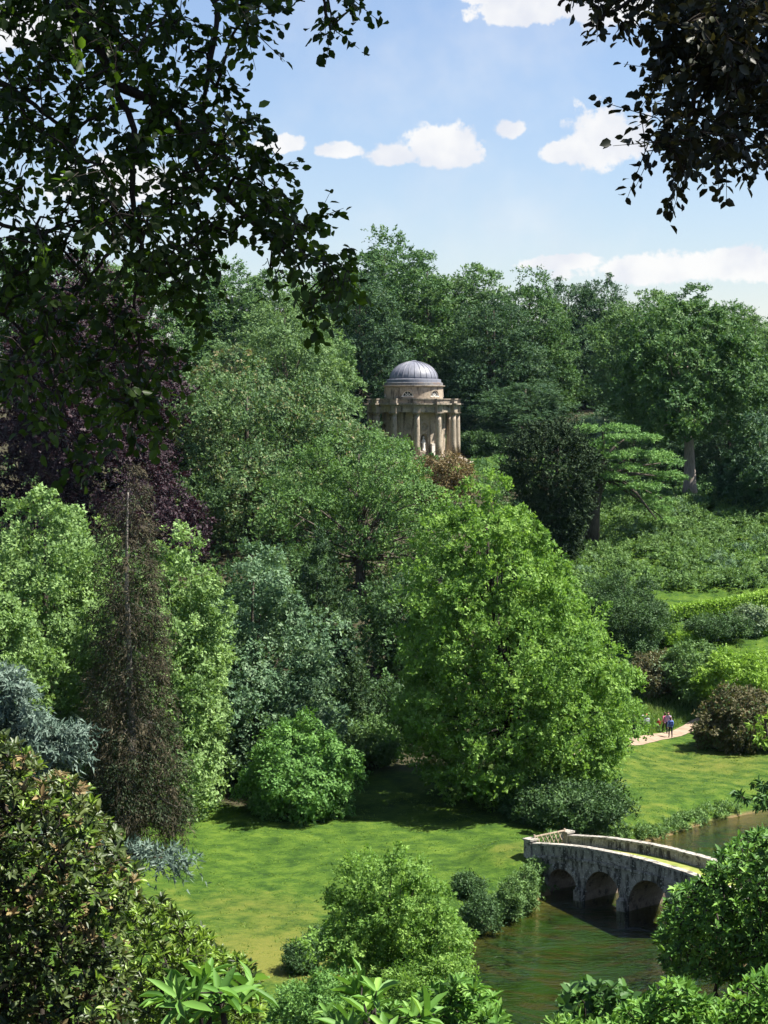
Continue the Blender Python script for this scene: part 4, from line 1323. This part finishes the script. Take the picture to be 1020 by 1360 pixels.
def person(label, px, py, height, top, legs, hair, yaw, stride=.0, arm=.1, group='walkers on the path', bag=None, hat=None, shoes=(.02, .02, .02)):
    q = G(px, py, 2.15)
    z = Hs(q[0], q[1]) + .03
    root = thing('person', label, 'person', (q[0], q[1], z), yaw, group)
    k = height / 1.72
    J = [  # x across, y forward, z, radius, parent
        (0, 0, .95, .135, None), (0, 0, 1.12, .125, 0), (0, .01, 1.32, .150, 1), (0, .01, 1.44, .085, 2), (0, .02, 1.52, .055, 3), (0, .035, 1.61, .088, 4), (0, .03, 1.68, .075, 5),
        (-.10, 0, .90, .105, 0), (-.10, stride * .45 + .02, .50, .072, 7), (-.10, stride * .7, .10, .048, 8), (-.10, stride * .7 + .14, .035, .038, 9),
        (.10, 0, .90, .105, 0), (.10, -stride * .35 + .02, .50, .072, 11), (.10, -stride * .7, .10, .048, 12), (.10, -stride * .7 + .14, .035, .038, 13),
        (-.19, 0, 1.40, .066, 2), (-.25, -arm * .5, 1.14, .05, 15), (-.24, arm, .92, .040, 16), (-.235, arm + .06, .82, .034, 17),
        (.19, 0, 1.40, .066, 2), (.25, arm * .3, 1.14, .05, 19), (.24, arm + .05, .92, .040, 20), (.235, arm + .12, .84, .034, 21)]
    me = bpy.data.meshes.new('body')
    me.from_pydata([(x * k, y * k, z_ * k) for x, y, z_, r, pa in J], [(i, j[4]) for i, j in enumerate(J) if j[4] is not None], [])
    tmp = bpy.data.objects.new('tmp', me)
    col.objects.link(tmp)
    tmp.modifiers.new('Skin', 'SKIN')
    for i, j in enumerate(J):
        me.skin_vertices[0].data[i].radius = (j[3] * k, j[3] * k)
    me.skin_vertices[0].data[0].use_root = True
    sub = tmp.modifiers.new('Sub', 'SUBSURF')
    sub.levels = sub.render_levels = 2
    dg = bpy.context.evaluated_depsgraph_get()
    bm_ = bpy.data.meshes.new_from_object(tmp.evaluated_get(dg))
    bpy.data.objects.remove(tmp)
    bm_.name = 'body'
    bm_.materials.clear()
    for mt in (SKIN, plain('top_cloth', top), plain('leg_cloth', legs), plain('shoe', shoes)):
        bm_.materials.append(mt)
    for f in bm_.polygons:
        c = f.center / k
        arms = abs(c.x) > .17 and c.z > .76 and c.z < 1.2
        f.material_index = 0 if c.z > 1.47 or (arms and c.z < .90) else 1 if (c.z > .93 or arms) else 2 if c.z > .075 else 3
        f.use_smooth = True
    new_obj('body', bm_, root)
    hm = MB().lathe([(.060, 1.50), (.098, 1.57), (.106, 1.66), (.088, 1.74), (.03, 1.77)], 12)
    hm.v = [(x * k, (y * (1 if y < 0 else .62) - .004) * k, z_ * k) for x, y, z_ in hm.v]
    hm.build('hair', plain('hair', hair), root, smooth=True)
    if hat:
        hm = MB().lathe([(.15, 1.69), (.15, 1.70), (.11, 1.705), (.10, 1.79), (.05, 1.81)], 12)
        hm.v = [(x * k, y * k, z_ * k) for x, y, z_ in hm.v]
        hm.build('hat', plain('hat_cloth', hat), root, smooth=True)
    if bag:
        mb = MB().box((0, -.19, 1.20), (.28, .17, .42)).box((0, -.29, 1.12), (.20, .06, .22))
        mb.v = [(x * k, y * k, z_ * k) for x, y, z_ in mb.v]
        mb.build('backpack', plain('bag_cloth', bag), root)
        for s in (-1, 1):
            mb = MB().tube([(s * .11, -.13, 1.38), (s * .12, 0, 1.475), (s * .11, .14, 1.36), (s * .13, .13, 1.15)], .02, 5)
            mb.v = [(x * k, y * k, z_ * k) for x, y, z_ in mb.v]
            mb.build('strap', plain('strap_cloth', (.02, .02, .03)), root)
    return root


person('person in a grey jacket, navy trousers and a coral hat standing on the path', 859, 981, 1.64, (.30, .32, .36), (.015, .018, .035), (.16, .08, .05), .3, .06, hat=(.55, .16, .11))
person('person in pale top and dark jeans with bag, partly behind the tulip tree leaves', 852, 978, 1.58, (.55, .55, .53), (.04, .06, .10), (.30, .20, .12), .6, .16, .16, bag=(.05, .05, .06))
person('child in a red top and grey trousers', 874.5, 973.5, 1.02, (.42, .06, .045), (.11, .12, .13), (.55, .42, .25), 2.9, .10)
person('person in a pink top and black leggings walking', 883, 974, 1.66, (.62, .18, .26), (.018, .018, .022), (.07, .045, .03), .5, .26, .18)
person('tall dark haired person in a lilac shirt seen behind the blue jacket', 887.5, 974.5, 1.76, (.50, .36, .52), (.03, .03, .05), (.05, .03, .02), 2.8, .12)
person('person in a light blue jacket with a small rucksack and navy trousers', 890.5, 979.5, 1.66, (.17, .27, .60), (.012, .014, .04), (.10, .06, .04), .1, .16, .12, bag=(.035, .06, .20))
person('person in dark clothes seen through the tulip tree leaves', 842, 983, 1.6, (.05, .05, .06), (.03, .03, .04), (.04, .03, .02), -.4, .18)

# ---- PART 7: foreground
def in_poly(px, py, poly):
    P = np.array(poly, float)
    r = np.zeros(len(px), bool)
    for a, b in zip(P, np.roll(P, -1, 0)):
        c = (a[1] > py) != (b[1] > py)
        r ^= c & (px < (b[0] - a[0]) * (py - a[1]) / (b[1] - a[1] + 1e-12) + a[0])
    return r


def sample_poly(rng, poly, n, dens=None):
    P = np.array(poly, float)
    out_ = []
    while len(out_) < n:
        x = rng.uniform(P[:, 0].min(), P[:, 0].max(), 4000)
        y = rng.uniform(P[:, 1].min(), P[:, 1].max(), 4000)
        k = in_poly(x, y, poly)
        if dens is not None:
            k &= rng.random(4000) < dens(x, y)
        out_ += list(zip(x[k], y[k]))
    return np.array(out_[:n])


def connect(rng, seeds, pts, rbase, twig=.004, power=.42, sag=.1):
    """join points to the nearest part of a growing skeleton. seeds: list of polylines with (points, radii) given.
    Returns tubes and, for every point, the direction it grows in"""
    mb = MB()
    nodes = []
    for P, rr in seeds:
        P = np.asarray(P, float)
        m_ = max(8, len(P) * 5)
        u = np.linspace(0, len(P) - 1, m_)
        Q = np.stack([np.interp(u, range(len(P)), P[:, q]) for q in range(3)], -1)
        R_ = np.interp(u, range(len(P)), rr)
        Q[1:-1] += rng.normal(size=(m_ - 2, 3)) * np.minimum(R_[1:-1, None] * .35, .02)
        mb.tube(Q, R_, 8)
        nodes += list(Q)
    nodes = np.array(nodes)
    ns = len(nodes)
    par = [-1] * ns
    d = np.min(np.linalg.norm(pts[:, None] - nodes[None], axis=2), 1)
    dirs = np.zeros_like(pts)
    order = np.argsort(d)
    allp = list(nodes)
    idx_of = {}
    for i in order:
        A = np.array(allp)
        dist = np.linalg.norm(A - pts[i], axis=1)
        j = int(np.argmin(dist + (np.arange(len(A)) >= ns) * .02))
        par.append(j)
        idx_of[len(allp)] = i
        dirs[i] = pts[i] - A[j]
        allp.append(pts[i])
    cnt = np.ones(len(allp))
    for i in range(len(allp) - 1, ns - 1, -1):
        cnt[par[i]] += cnt[i]
    for i in range(ns, len(allp)):
        a, b = np.array(allp[par[i]]), np.array(allp[i])
        ra = twig * cnt[i] ** power
        ln = np.linalg.norm(b - a)
        mid = (a + b) / 2 + rng.normal(size=3) * .10 * ln + [0, 0, sag * ln]
        r0 = min(ra * 1.25, twig * cnt[par[i]] ** power) if par[i] >= ns else ra * 1.3
        mb.tube([a, mid, b], [r0, ra, ra * .8], 3)
    return mb, unit(dirs)


def single_leaves(root, name, mat, arr, loc, tpl, nvar=8):
    """each of these leaves is an object of its own; they share eight leaf shapes"""
    rng = np.random.default_rng(len(arr[0]))
    T, Fc = tpl
    var = []
    for k in range(nvar):
        w_ = float(np.median(arr[4] / arr[3])) * rng.uniform(.85, 1.15)
        curl = rng.uniform(.5, 1.6)
        V = T * [1, w_, curl]
        me = mesh('leaf', V, Fc, M[mat], False, {'tint': np.tile(rng.random(3), (len(T), 1))})
        var.append(me)
    ax = unit(arr[1])
    no = unit(arr[2] - (arr[2] * ax).sum(-1, keepdims=True) * ax)
    si = np.cross(no, ax)
    for i in range(len(arr[0])):
        o = bpy.data.objects.new(name, var[i % nvar])
        col.objects.link(o)
        o.parent = root
        L = float(arr[3][i])
        mt = Matrix([(*(ax[i][r] * L, si[i][r] * L, no[i][r] * L), arr[0][i][r]) for r in range(3)] + [(0, 0, 0, 1)])
        o.matrix_local = mt


def split_leaves(rng, arr, n, keep=None):
    k = np.ones(len(arr[0]), bool) if keep is None else keep
    ids = np.flatnonzero(k)
    ids = ids[np.argsort(-arr[3][ids] * rng.uniform(.6, 1, len(ids)))][:n]
    mk = np.zeros(len(arr[0]), bool)
    mk[ids] = True
    return [q[mk] for q in arr], [q[~mk] for q in arr]


def project(P):
    d = P - np.array([0, 0, CAMZ])
    f = d[:, 1] * cp - d[:, 2] * sp
    return 510 + F_PX * d[:, 0] / f, 680 - F_PX * (d[:, 1] * sp + d[:, 2] * cp) / f


def twig_leaves(rng, tips, dirs, n, tl, L, hang=.5, Wr=.62):
    """beech shoots: leaves set alternately along a short drooping twig"""
    k = len(tips)
    d = unit(dirs * .8 + rng.normal(size=(k, 3)) * .5 - [0, 0, hang])
    ti = np.repeat(np.arange(k), n)
    u = np.tile(np.linspace(-.35, 1, n), k)
    tl_ = tl * rng.uniform(.6, 1.3, k)
    side = unit(np.cross(d, rng.normal(size=(k, 3)) * .5 + [0, 0, 1.]))
    sgn = np.where(np.tile(np.arange(n) % 2, k) == 0, 1, -1)
    pos = tips[ti] + d[ti] * (u * tl_[ti])[:, None] + rng.normal(size=(len(ti), 3)) * .018
    ax = unit(d[ti] * .65 + side[ti] * (sgn * .75)[:, None] + rng.normal(size=(len(ti), 3)) * .3 - [0, 0, .15])
    no = unit(np.array([.1, -.35, .55]) + rng.normal(size=(len(ti), 3)) * .8)
    s = rng.uniform(.7, 1.2, len(ti))
    tint = np.stack([rng.random(len(ti)), rng.random(k)[ti], rng.random(k)[ti]], -1)
    return (pos, ax, no, L * s, L * Wr * s, tint), d, tl_


def overhanging(seed, name, label, base, crown_c, crown_R, limb_px, Yl, polys, mat):
    """a big beech beside the viewpoint: trunk and upper crown stand outside the picture, its lowest boughs hang into it"""
    rng = np.random.default_rng(seed)
    base = np.array([base[0], base[1], Hs(*base)])
    root = thing(name, label, 'tree', base)
    top = np.array([crown_c[0], crown_c[1], crown_c[2] + 2.0])
    tp = np.array([base - [0, 0, .4], base + [0, 0, 3], (base * .5 + top * .5), top])
    tp[1:3, :2] += [[.1, .1], [.0, .2]]
    seeds = [(tp - base, [.55, .42, .34, .12])]
    ent = base + (top - base) * .42
    for lp, r0 in limb_px:
        P = [at(x, y, Yl + dy) for x, y, dy in lp]
        if lp[0][1] < 0:
            P = [ent, ent * .45 + P[0] * .55 + [0, 0, .5]] + P
            rr = [r0 * 1.8, r0 * 1.4] + list(np.linspace(r0, .010, len(lp)))
        else:
            rr = list(np.linspace(r0, .006, len(lp)))
        seeds.append((np.array(P) - base, rr))
    trunk_seed, limb_seeds = seeds[:1], seeds[1:]
    tips = []
    for poly, nt, dens in polys:
        q = sample_poly(rng, poly, nt, dens)
        tips.append(at(q[:, 0], q[:, 1], Yl + rng.normal(size=nt) * .55) - base)
    tips = np.concatenate(tips)
    mb, dirs = connect(rng, limb_seeds, tips, .02, .0032, .40)
    mb.build('limb', M['bark_dark'], root, smooth=True)
    arr, d, tl_ = twig_leaves(rng, tips, dirs, 15, .22, .063, Wr=.66)
    mb = MB()
    for t, dd, l in zip(tips, d, tl_):
        mb.tube([t - dd * l * .4, t + dd * l * .3, t + dd * l], [.0032, .0025, .0012], 4)
    mb.build('twigs', M['bark_dark'], root, kind='stuff')
    px, py = project(arr[0] + base)
    vis = (px > 5) & (px < 1015) & (py > 5)
    one, rest = split_leaves(rng, arr, 300, vis)
    single_leaves(root, 'leaf', mat, one, base, OVAL)
    new_obj('leaves', leaves_mesh('leaves', M[mat], *rest, tpl=OVAL), root, kind='stuff')
    # the unseen rest of the tree, its crown placed to shade the boughs
    mb = MB()
    mb.tube(*[np.array(x) for x in trunk_seed[0]], 14)
    nb = 115
    u = unit(rng.normal(size=(nb, 3)))
    c = np.array(crown_c) + u * np.array(crown_R) * (rng.random(nb) ** .4)[:, None] - base
    for e in c[:40]:
        s = tp[2] - base
        mb.tube([s, (s + e) / 2 + [0, 0, .4], e], [.13, .08, .02], 6)
    mb.build('trunk', M['bark'], root, smooth=True)
    a2 = foliage(rng, (c, np.full(nb, 1.25), u), 22, 9, .8, .2, .26, .19, .1, .1, .5, .8)
    new_obj('crown', leaves_mesh('crown', M[mat], *a2, tpl=SLIP), root, kind='stuff')
    return root


def gap(x, y):
    """thinner where the photograph's boughs let the sky through"""
    v = .52 + .75 * np.sin(x * .058 + 1.0) * np.sin(y * .053 + .6) + .3 * np.sin(x * .023 - y * .03)
    return np.clip(v, .05, 1)


PL1 = [(-30, -40), (350, -40), (352, 40), (330, 92), (300, 100), (332, 112), (318, 140), (352, 165), (340, 190), (372, 215), (385, 260), (438, 305), (446, 345), (478, 380), (455, 408), (428, 432), (398, 425), (372, 392), (350, 340), (312, 335),
       (300, 385), (262, 418), (268, 440), (250, 470), (238, 450), (225, 425), (222, 480), (232, 535), (214, 572), (172, 560), (148, 585), (82, 612), (58, 588), (70, 560), (30, 535), (-30, 490)]
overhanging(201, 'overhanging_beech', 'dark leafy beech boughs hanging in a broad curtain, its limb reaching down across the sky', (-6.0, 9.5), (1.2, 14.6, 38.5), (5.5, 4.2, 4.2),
            [([(60, -60, 0), (95, 10, 0), (150, 105, 0), (232, 155, 0), (262, 225, .1), (330, 290, .1), (385, 345, .2)], .040),
             ([(150, 105, 0), (176, 170, -.1), (178, 290, -.2), (150, 330, -.2), (110, 375, -.2), (70, 440, -.2)], .022),
             ([(176, 290, -.2), (190, 330, -.1), (178, 400, -.1), (186, 470, 0), (175, 540, 0)], .012),
             ([(-60, -60, .2), (-10, 100, .3), (40, 135, .3), (90, 175, .3)], .022), ([(-60, 240, .3), (0, 300, .3), (60, 310, .2), (120, 290, .1)], .016),
             ([(-60, 380, 0), (10, 420, 0), (60, 470, .1), (90, 560, .1)], .012), ([(260, -60, .1), (290, 20, .1), (270, 130, 0), (272, 190, 0)], .020),
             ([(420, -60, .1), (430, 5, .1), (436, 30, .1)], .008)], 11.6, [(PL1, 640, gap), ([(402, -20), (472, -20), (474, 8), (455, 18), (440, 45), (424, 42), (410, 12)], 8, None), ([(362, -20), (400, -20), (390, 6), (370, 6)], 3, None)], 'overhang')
PR1 = [(845, -40), (860, 20), (882, 62), (892, 78), (862, 98), (870, 120), (847, 150), (858, 172), (846, 200), (862, 225), (880, 205), (905, 220), (898, 240), (914, 246), (940, 232), (965, 215), (985, 190), (1012, 205), (1050, 230), (1060, -40)]
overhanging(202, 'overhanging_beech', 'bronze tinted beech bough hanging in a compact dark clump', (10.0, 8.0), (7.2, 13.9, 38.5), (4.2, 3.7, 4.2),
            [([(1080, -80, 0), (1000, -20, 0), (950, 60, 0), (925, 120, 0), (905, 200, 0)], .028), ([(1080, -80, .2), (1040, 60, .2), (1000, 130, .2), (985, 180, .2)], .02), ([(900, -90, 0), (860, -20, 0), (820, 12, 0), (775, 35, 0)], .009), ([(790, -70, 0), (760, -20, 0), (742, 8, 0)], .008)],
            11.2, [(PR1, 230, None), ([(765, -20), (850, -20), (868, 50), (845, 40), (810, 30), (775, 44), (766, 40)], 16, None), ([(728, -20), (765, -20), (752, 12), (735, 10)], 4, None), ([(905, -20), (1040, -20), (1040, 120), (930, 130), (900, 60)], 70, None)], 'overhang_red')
# ---- PART 8: near bushes


def whorls(rng, tips, dirs, n, L, W, spread=(.35, 1.1), droop=.15):
    k = len(tips)
    ti = np.repeat(np.arange(k), n)
    phi = np.tile(np.arange(n) * 2.4, k) + rng.uniform(0, 6.28, k)[ti]
    d = unit(dirs)
    a = unit(np.cross(d, rng.normal(size=(k, 3))))
    b = np.cross(d, a)
    sp_ = rng.uniform(*spread, len(ti))
    ax = unit(d[ti] * np.cos(sp_)[:, None] + (a[ti] * np.cos(phi)[:, None] + b[ti] * np.sin(phi)[:, None]) * np.sin(sp_)[:, None] - [0, 0, droop])
    no = unit(d[ti] + rng.normal(size=ax.shape) * .25 + [0, 0, .4])
    pos = tips[ti] - d[ti] * (rng.random(len(ti)) * L * .5)[:, None]
    s = rng.uniform(.65, 1.2, len(ti))
    tint = np.stack([rng.random(len(ti)), rng.random(k)[ti], rng.random(k)[ti]], -1)
    return pos, ax, no, L * s, W * s, tint


def near_bush(seed, name, label, poly, Y, dY, ntip, nleaf, L, W, mat, foot_px, catg='bush', extra=None, single=0, spread=(.4, 1.2), droop=.15, updir=.7, twig=.006, bark='bark_dark', dens=None, hdr=None, group=None):
    rng = np.random.default_rng(seed)
    x = (foot_px - 510) / F_PX * Y
    base = np.array([x, Y + dY * .3, Hs(x, Y + dY * .3)])
    root = thing(name, label, catg, base, 0, group)
    q = sample_poly(rng, poly, ntip, dens)
    yy = Y + dY * rng.random(ntip)
    tips = at(q[:, 0], q[:, 1], yy) - base
    cen = tips.mean(0)
    gz_ = H(tips[:, 0] + base[0], tips[:, 1] + base[1]) - base[2]
    tips[:, 2] = np.maximum(tips[:, 2], gz_ + .1)
    seeds = []
    for _ in range(5):
        e = tips[rng.integers(ntip)]
        e = cen * .5 + e * .5
        seeds.append((np.array([[rng.normal() * .1, rng.normal() * .1, -.25], e * .35 + [0, 0, .1], e * .7, e]), [twig * 7, twig * 5.5, twig * 4, twig * 2]))
    mb, dirs = connect(rng, seeds, tips, .02, twig * .55, .38, .02)
    mb.build('stems', M[bark], root, smooth=True)
    d = unit(dirs * .35 + unit(tips - cen) * .35 + rng.normal(size=tips.shape) * .3 + [0, 0, updir])
    arr = whorls(rng, tips, d, nleaf, L, W, spread, droop)
    parts = []
    if extra:
        for nm, mt, frac in extra:
            tsel = rng.random(len(tips)) < frac
            k = np.repeat(tsel, nleaf)
            parts.append((nm, mt, [z[k] for z in arr]))
            arr = [z[~k] for z in arr]
            tips_keep = ~tsel
            tips = tips[tips_keep]
    if single:
        one, arr = split_leaves(rng, arr, single)
        single_leaves(root, 'leaf', mat, one, base, OVAL)
    new_obj('leaves', leaves_mesh('leaves', M[mat], *arr, tpl=OVAL), root, kind='stuff')
    for nm, mt, a_ in parts:
        new_obj(nm, leaves_mesh(nm, M[mt], *a_, tpl=OVAL), root, kind='stuff')
    return root


near_bush(301, 'rhododendron', 'large olive rhododendron with brown seed heads growing beside the blue cedar', [(-120, 985), (0, 972), (30, 990), (60, 1020), (92, 1030), (120, 1040), (128, 1075), (150, 1095), (160, 1125), (188, 1160), (185, 1195), (160, 1215), (172, 1300), (180, 1400), (-120, 1400)],
          20.5, 3.2, 2700, 8, .115, .044, 'rhodo', 40, extra=[('young_leaves', 'rhodo_young', .20), ('seed_heads', 'rhodo_brown', .14)], single=300, twig=.008)
near_bush(302, 'rhododendron', 'yellow-green rhododendron bright with new shoots below the dry lawn', [(165, 1200), (210, 1190), (250, 1215), (275, 1235), (290, 1260), (330, 1275), (345, 1300), (350, 1400), (150, 1400)],
          24.5, 2.6, 900, 9, .125, .040, 'rhodo_young', 230, extra=[('old_leaves', 'rhodo', .32)], single=200, updir=1.0, spread=(.3, 1.0), twig=.006)
near_bush(303, 'laurel_shrub', 'long leaved rhododendron shoots standing up in front of the yellow-green one', [(205, 1330), (250, 1300), (290, 1275), (330, 1275), (350, 1300), (330, 1330), (300, 1360), (200, 1400), (340, 1400)],
          8.2, .6, 16, 9, .142, .038, 'laurel', 290, single=120, updir=.9, spread=(.6, 1.35), twig=.006)
near_bush(304, 'laurel_shrub', 'long leaved shoots below the young tree at the water', [(430, 1345), (470, 1300), (520, 1312), (580, 1318), (560, 1400), (430, 1400)],
          8.3, .6, 14, 9, .142, .038, 'laurel', 490, single=110, updir=.9, spread=(.6, 1.35), twig=.006)
near_bush(305, 'laurel_bush', 'bright green laurel below the young tree beside the lake', [(430, 1345), (490, 1330), (540, 1340), (570, 1318), (610, 1300), (640, 1305), (660, 1320), (668, 1350), (700, 1400), (420, 1400)],
          18.5, 2.0, 520, 8, .13, .044, 'laurel', 570, single=250, updir=.9, twig=.006)
near_bush(306, 'laurel_bush', 'glossy laurel thicket along the near edge of the lake', [(690, 1375), (760, 1350), (800, 1362), (835, 1335), (865, 1322), (885, 1300), (915, 1306), (930, 1328), (965, 1330), (985, 1300), (1020, 1290), (1080, 1300), (1080, 1400), (690, 1400)],
          22.5, 2.4, 950, 8, .14, .048, 'laurel', 900, single=300, updir=.9, twig=.007)
near_bush(307, 'laurel_bush', 'tall rounded evergreen bush hiding the end of the bridge', [(872, 1250), (880, 1205), (895, 1180), (925, 1170), (955, 1130), (990, 1105), (1020, 1100), (1120, 1110), (1120, 1330), (1000, 1310), (940, 1300), (885, 1290)],
          46, 6.0, 2000, 8, .21, .08, 'laurel_dark', 1000, extra=[('young_leaves', 'laurel', .6)], single=200, updir=.6, twig=.014)
near_bush(308, 'cow_parsnip', 'broad leafy clump at the water below the bridge', [(745, 1330), (760, 1310), (800, 1305), (830, 1312), (850, 1330), (850, 1380), (740, 1380)],
          34, 2.0, 150, 6, .22, .15, 'laurel_dark', 800, catg='plant', updir=1.0, twig=.006)
near_bush(309, 'hanging_branch', 'leafy branch tips of a tree reaching in over the far lawn and water', [(962, 1040), (985, 1045), (1010, 1035), (1060, 1030), (1060, 1085), (1015, 1080), (995, 1070), (975, 1060)],
          40, 2.5, 60, 8, .17, .06, 'laurel_dark', 1120, catg='tree', updir=-.1, droop=.4, twig=.01)
near_bush(310, 'hanging_branch', 'bright leafy spray above the water branch, across the bronze rhododendron', [(988, 958), (1010, 950), (1060, 945), (1060, 1000), (1015, 990), (1000, 985), (1010, 972)],
          42, 2.0, 34, 8, .17, .06, 'acid', 1120, catg='tree', updir=.1, droop=.3, twig=.01)

# young tree at the lake, and the shoots round its foot
broad(321, 'young_maple', 'young bright green tree standing at the lake shore', 522, 1122, 188, 84, [(0, .6), (.15, .9), (.35, 1), (.55, .88), (.75, .62), (.9, .36), (1, .1)], 'tulip', 'bark_dark', bot_px=1305, nb=110, br=.72, ns=28, nl=12, slen=.5, sw=.10, L=.16, W=.10,
      up=.35, droop=.15, r0=.12, nlimb=40, lump=.16, inner=.4)
broad(322, 'young_maple', 'low bushy green sapling at the foot of the young tree', 425, 1288, 150, 78, DOME, 'magnolia', 'bark_dark', bot_px=1420, nb=80, br=.6, ns=26, nl=12, slen=.45, sw=.1, L=.15, W=.09, r0=.08)
broad(323, 'young_maple', 'leafy sapling between the young tree and the laurel at the water', 580, 1262, 120, 80, DOME, 'tulip', 'bark_dark', bot_px=1400, nb=60, br=.55, ns=26, nl=12, slen=.45, sw=.1, L=.15, W=.09, r0=.08)

# blue cedar: drooping silver-blue sprays
rng = np.random.default_rng(331)
p = spot_of(-110, 34)
SPR = [((-110, 880), (-30, 925), (40, 950)), ((-110, 900), (20, 960), (118, 972)), ((-110, 950), (0, 985), (95, 1000)), ((-110, 860), (-20, 890), (22, 915)), ((-110, 930), (0, 975), (60, 988)), ((-110, 1090), (100, 1125), (240, 1142))]
cs, os_, tubes = [], [], MB()
tubes.tube([(0, 0, -.4), (.1, 0, 5), (0, 0, top_z(700, 34) - p[2])], [.32, .24, .05], 10)
for a, b, c in SPR:
    P = [np.array([0, 0, at(a[0], a[1], 34)[2] - p[2]]), at(*b, 33.5) - p, at(*c, 33) - p]
    u = np.linspace(0, 1, 26)[:, None]
    Q = (1 - u) ** 2 * P[0] + 2 * u * (1 - u) * (P[1] * 1.5 - (P[0] + P[2]) * .25) + u ** 2 * P[2]
    tubes.tube(Q, np.linspace(.05, .008, 26), 6)
    k = rng.uniform(.35, 1.0, 46)
    cs.append(np.stack([np.interp(k, u[:, 0], Q[:, i]) for i in range(3)], -1) + rng.normal(size=(46, 3)) * [.06, .16, .05])
    t = unit(Q[-1] - Q[10])
    os_.append(unit(t + rng.normal(size=(46, 3)) * [.3, .8, .25]))
Bg = (np.concatenate(cs), np.full(46 * len(SPR), .10), np.concatenate(os_))
arr = foliage(rng, Bg, 5, 13, .34, .014, .12, .034, .0, .35, .5, .6, out=.5, jit=.4, axis_jit=1.0)
tree('blue_cedar', 'silvery blue cedar sprays reaching out above the olive rhododendron', 'tree', p, tubes, arr, 'blue', 'bark')

# ------------------------------------------------------------------ thin summer haze over the valley
m = bpy.data.materials.new('haze')
m.use_nodes = True
m.node_tree.nodes.clear()
hn = N(m.node_tree)
pv_ = hn.node('ShaderNodeVolumePrincipled')
pv_.inputs['Color'].default_value = (.50, .74, 1.0, 1)
pv_.inputs['Density'].default_value = HAZE
pv_.inputs['Anisotropy'].default_value = .0
ho = hn.node('ShaderNodeOutputMaterial')
m.node_tree.links.new(pv_.outputs[0], ho.inputs['Volume'])
if HAZE > 0:
    hz = MB().box((0, 0, 0), (6400, 3600, 76)).build('haze', m, None, (0, 1300, 36), kind='stuff')
    tag(hz, 'faint blue summer haze hanging over the whole valley', 'haze')

ntri = sum(len(m_.polygons) * 2 for m_ in bpy.data.meshes)
print('TRIS about', ntri, 'objects', len(bpy.data.objects))
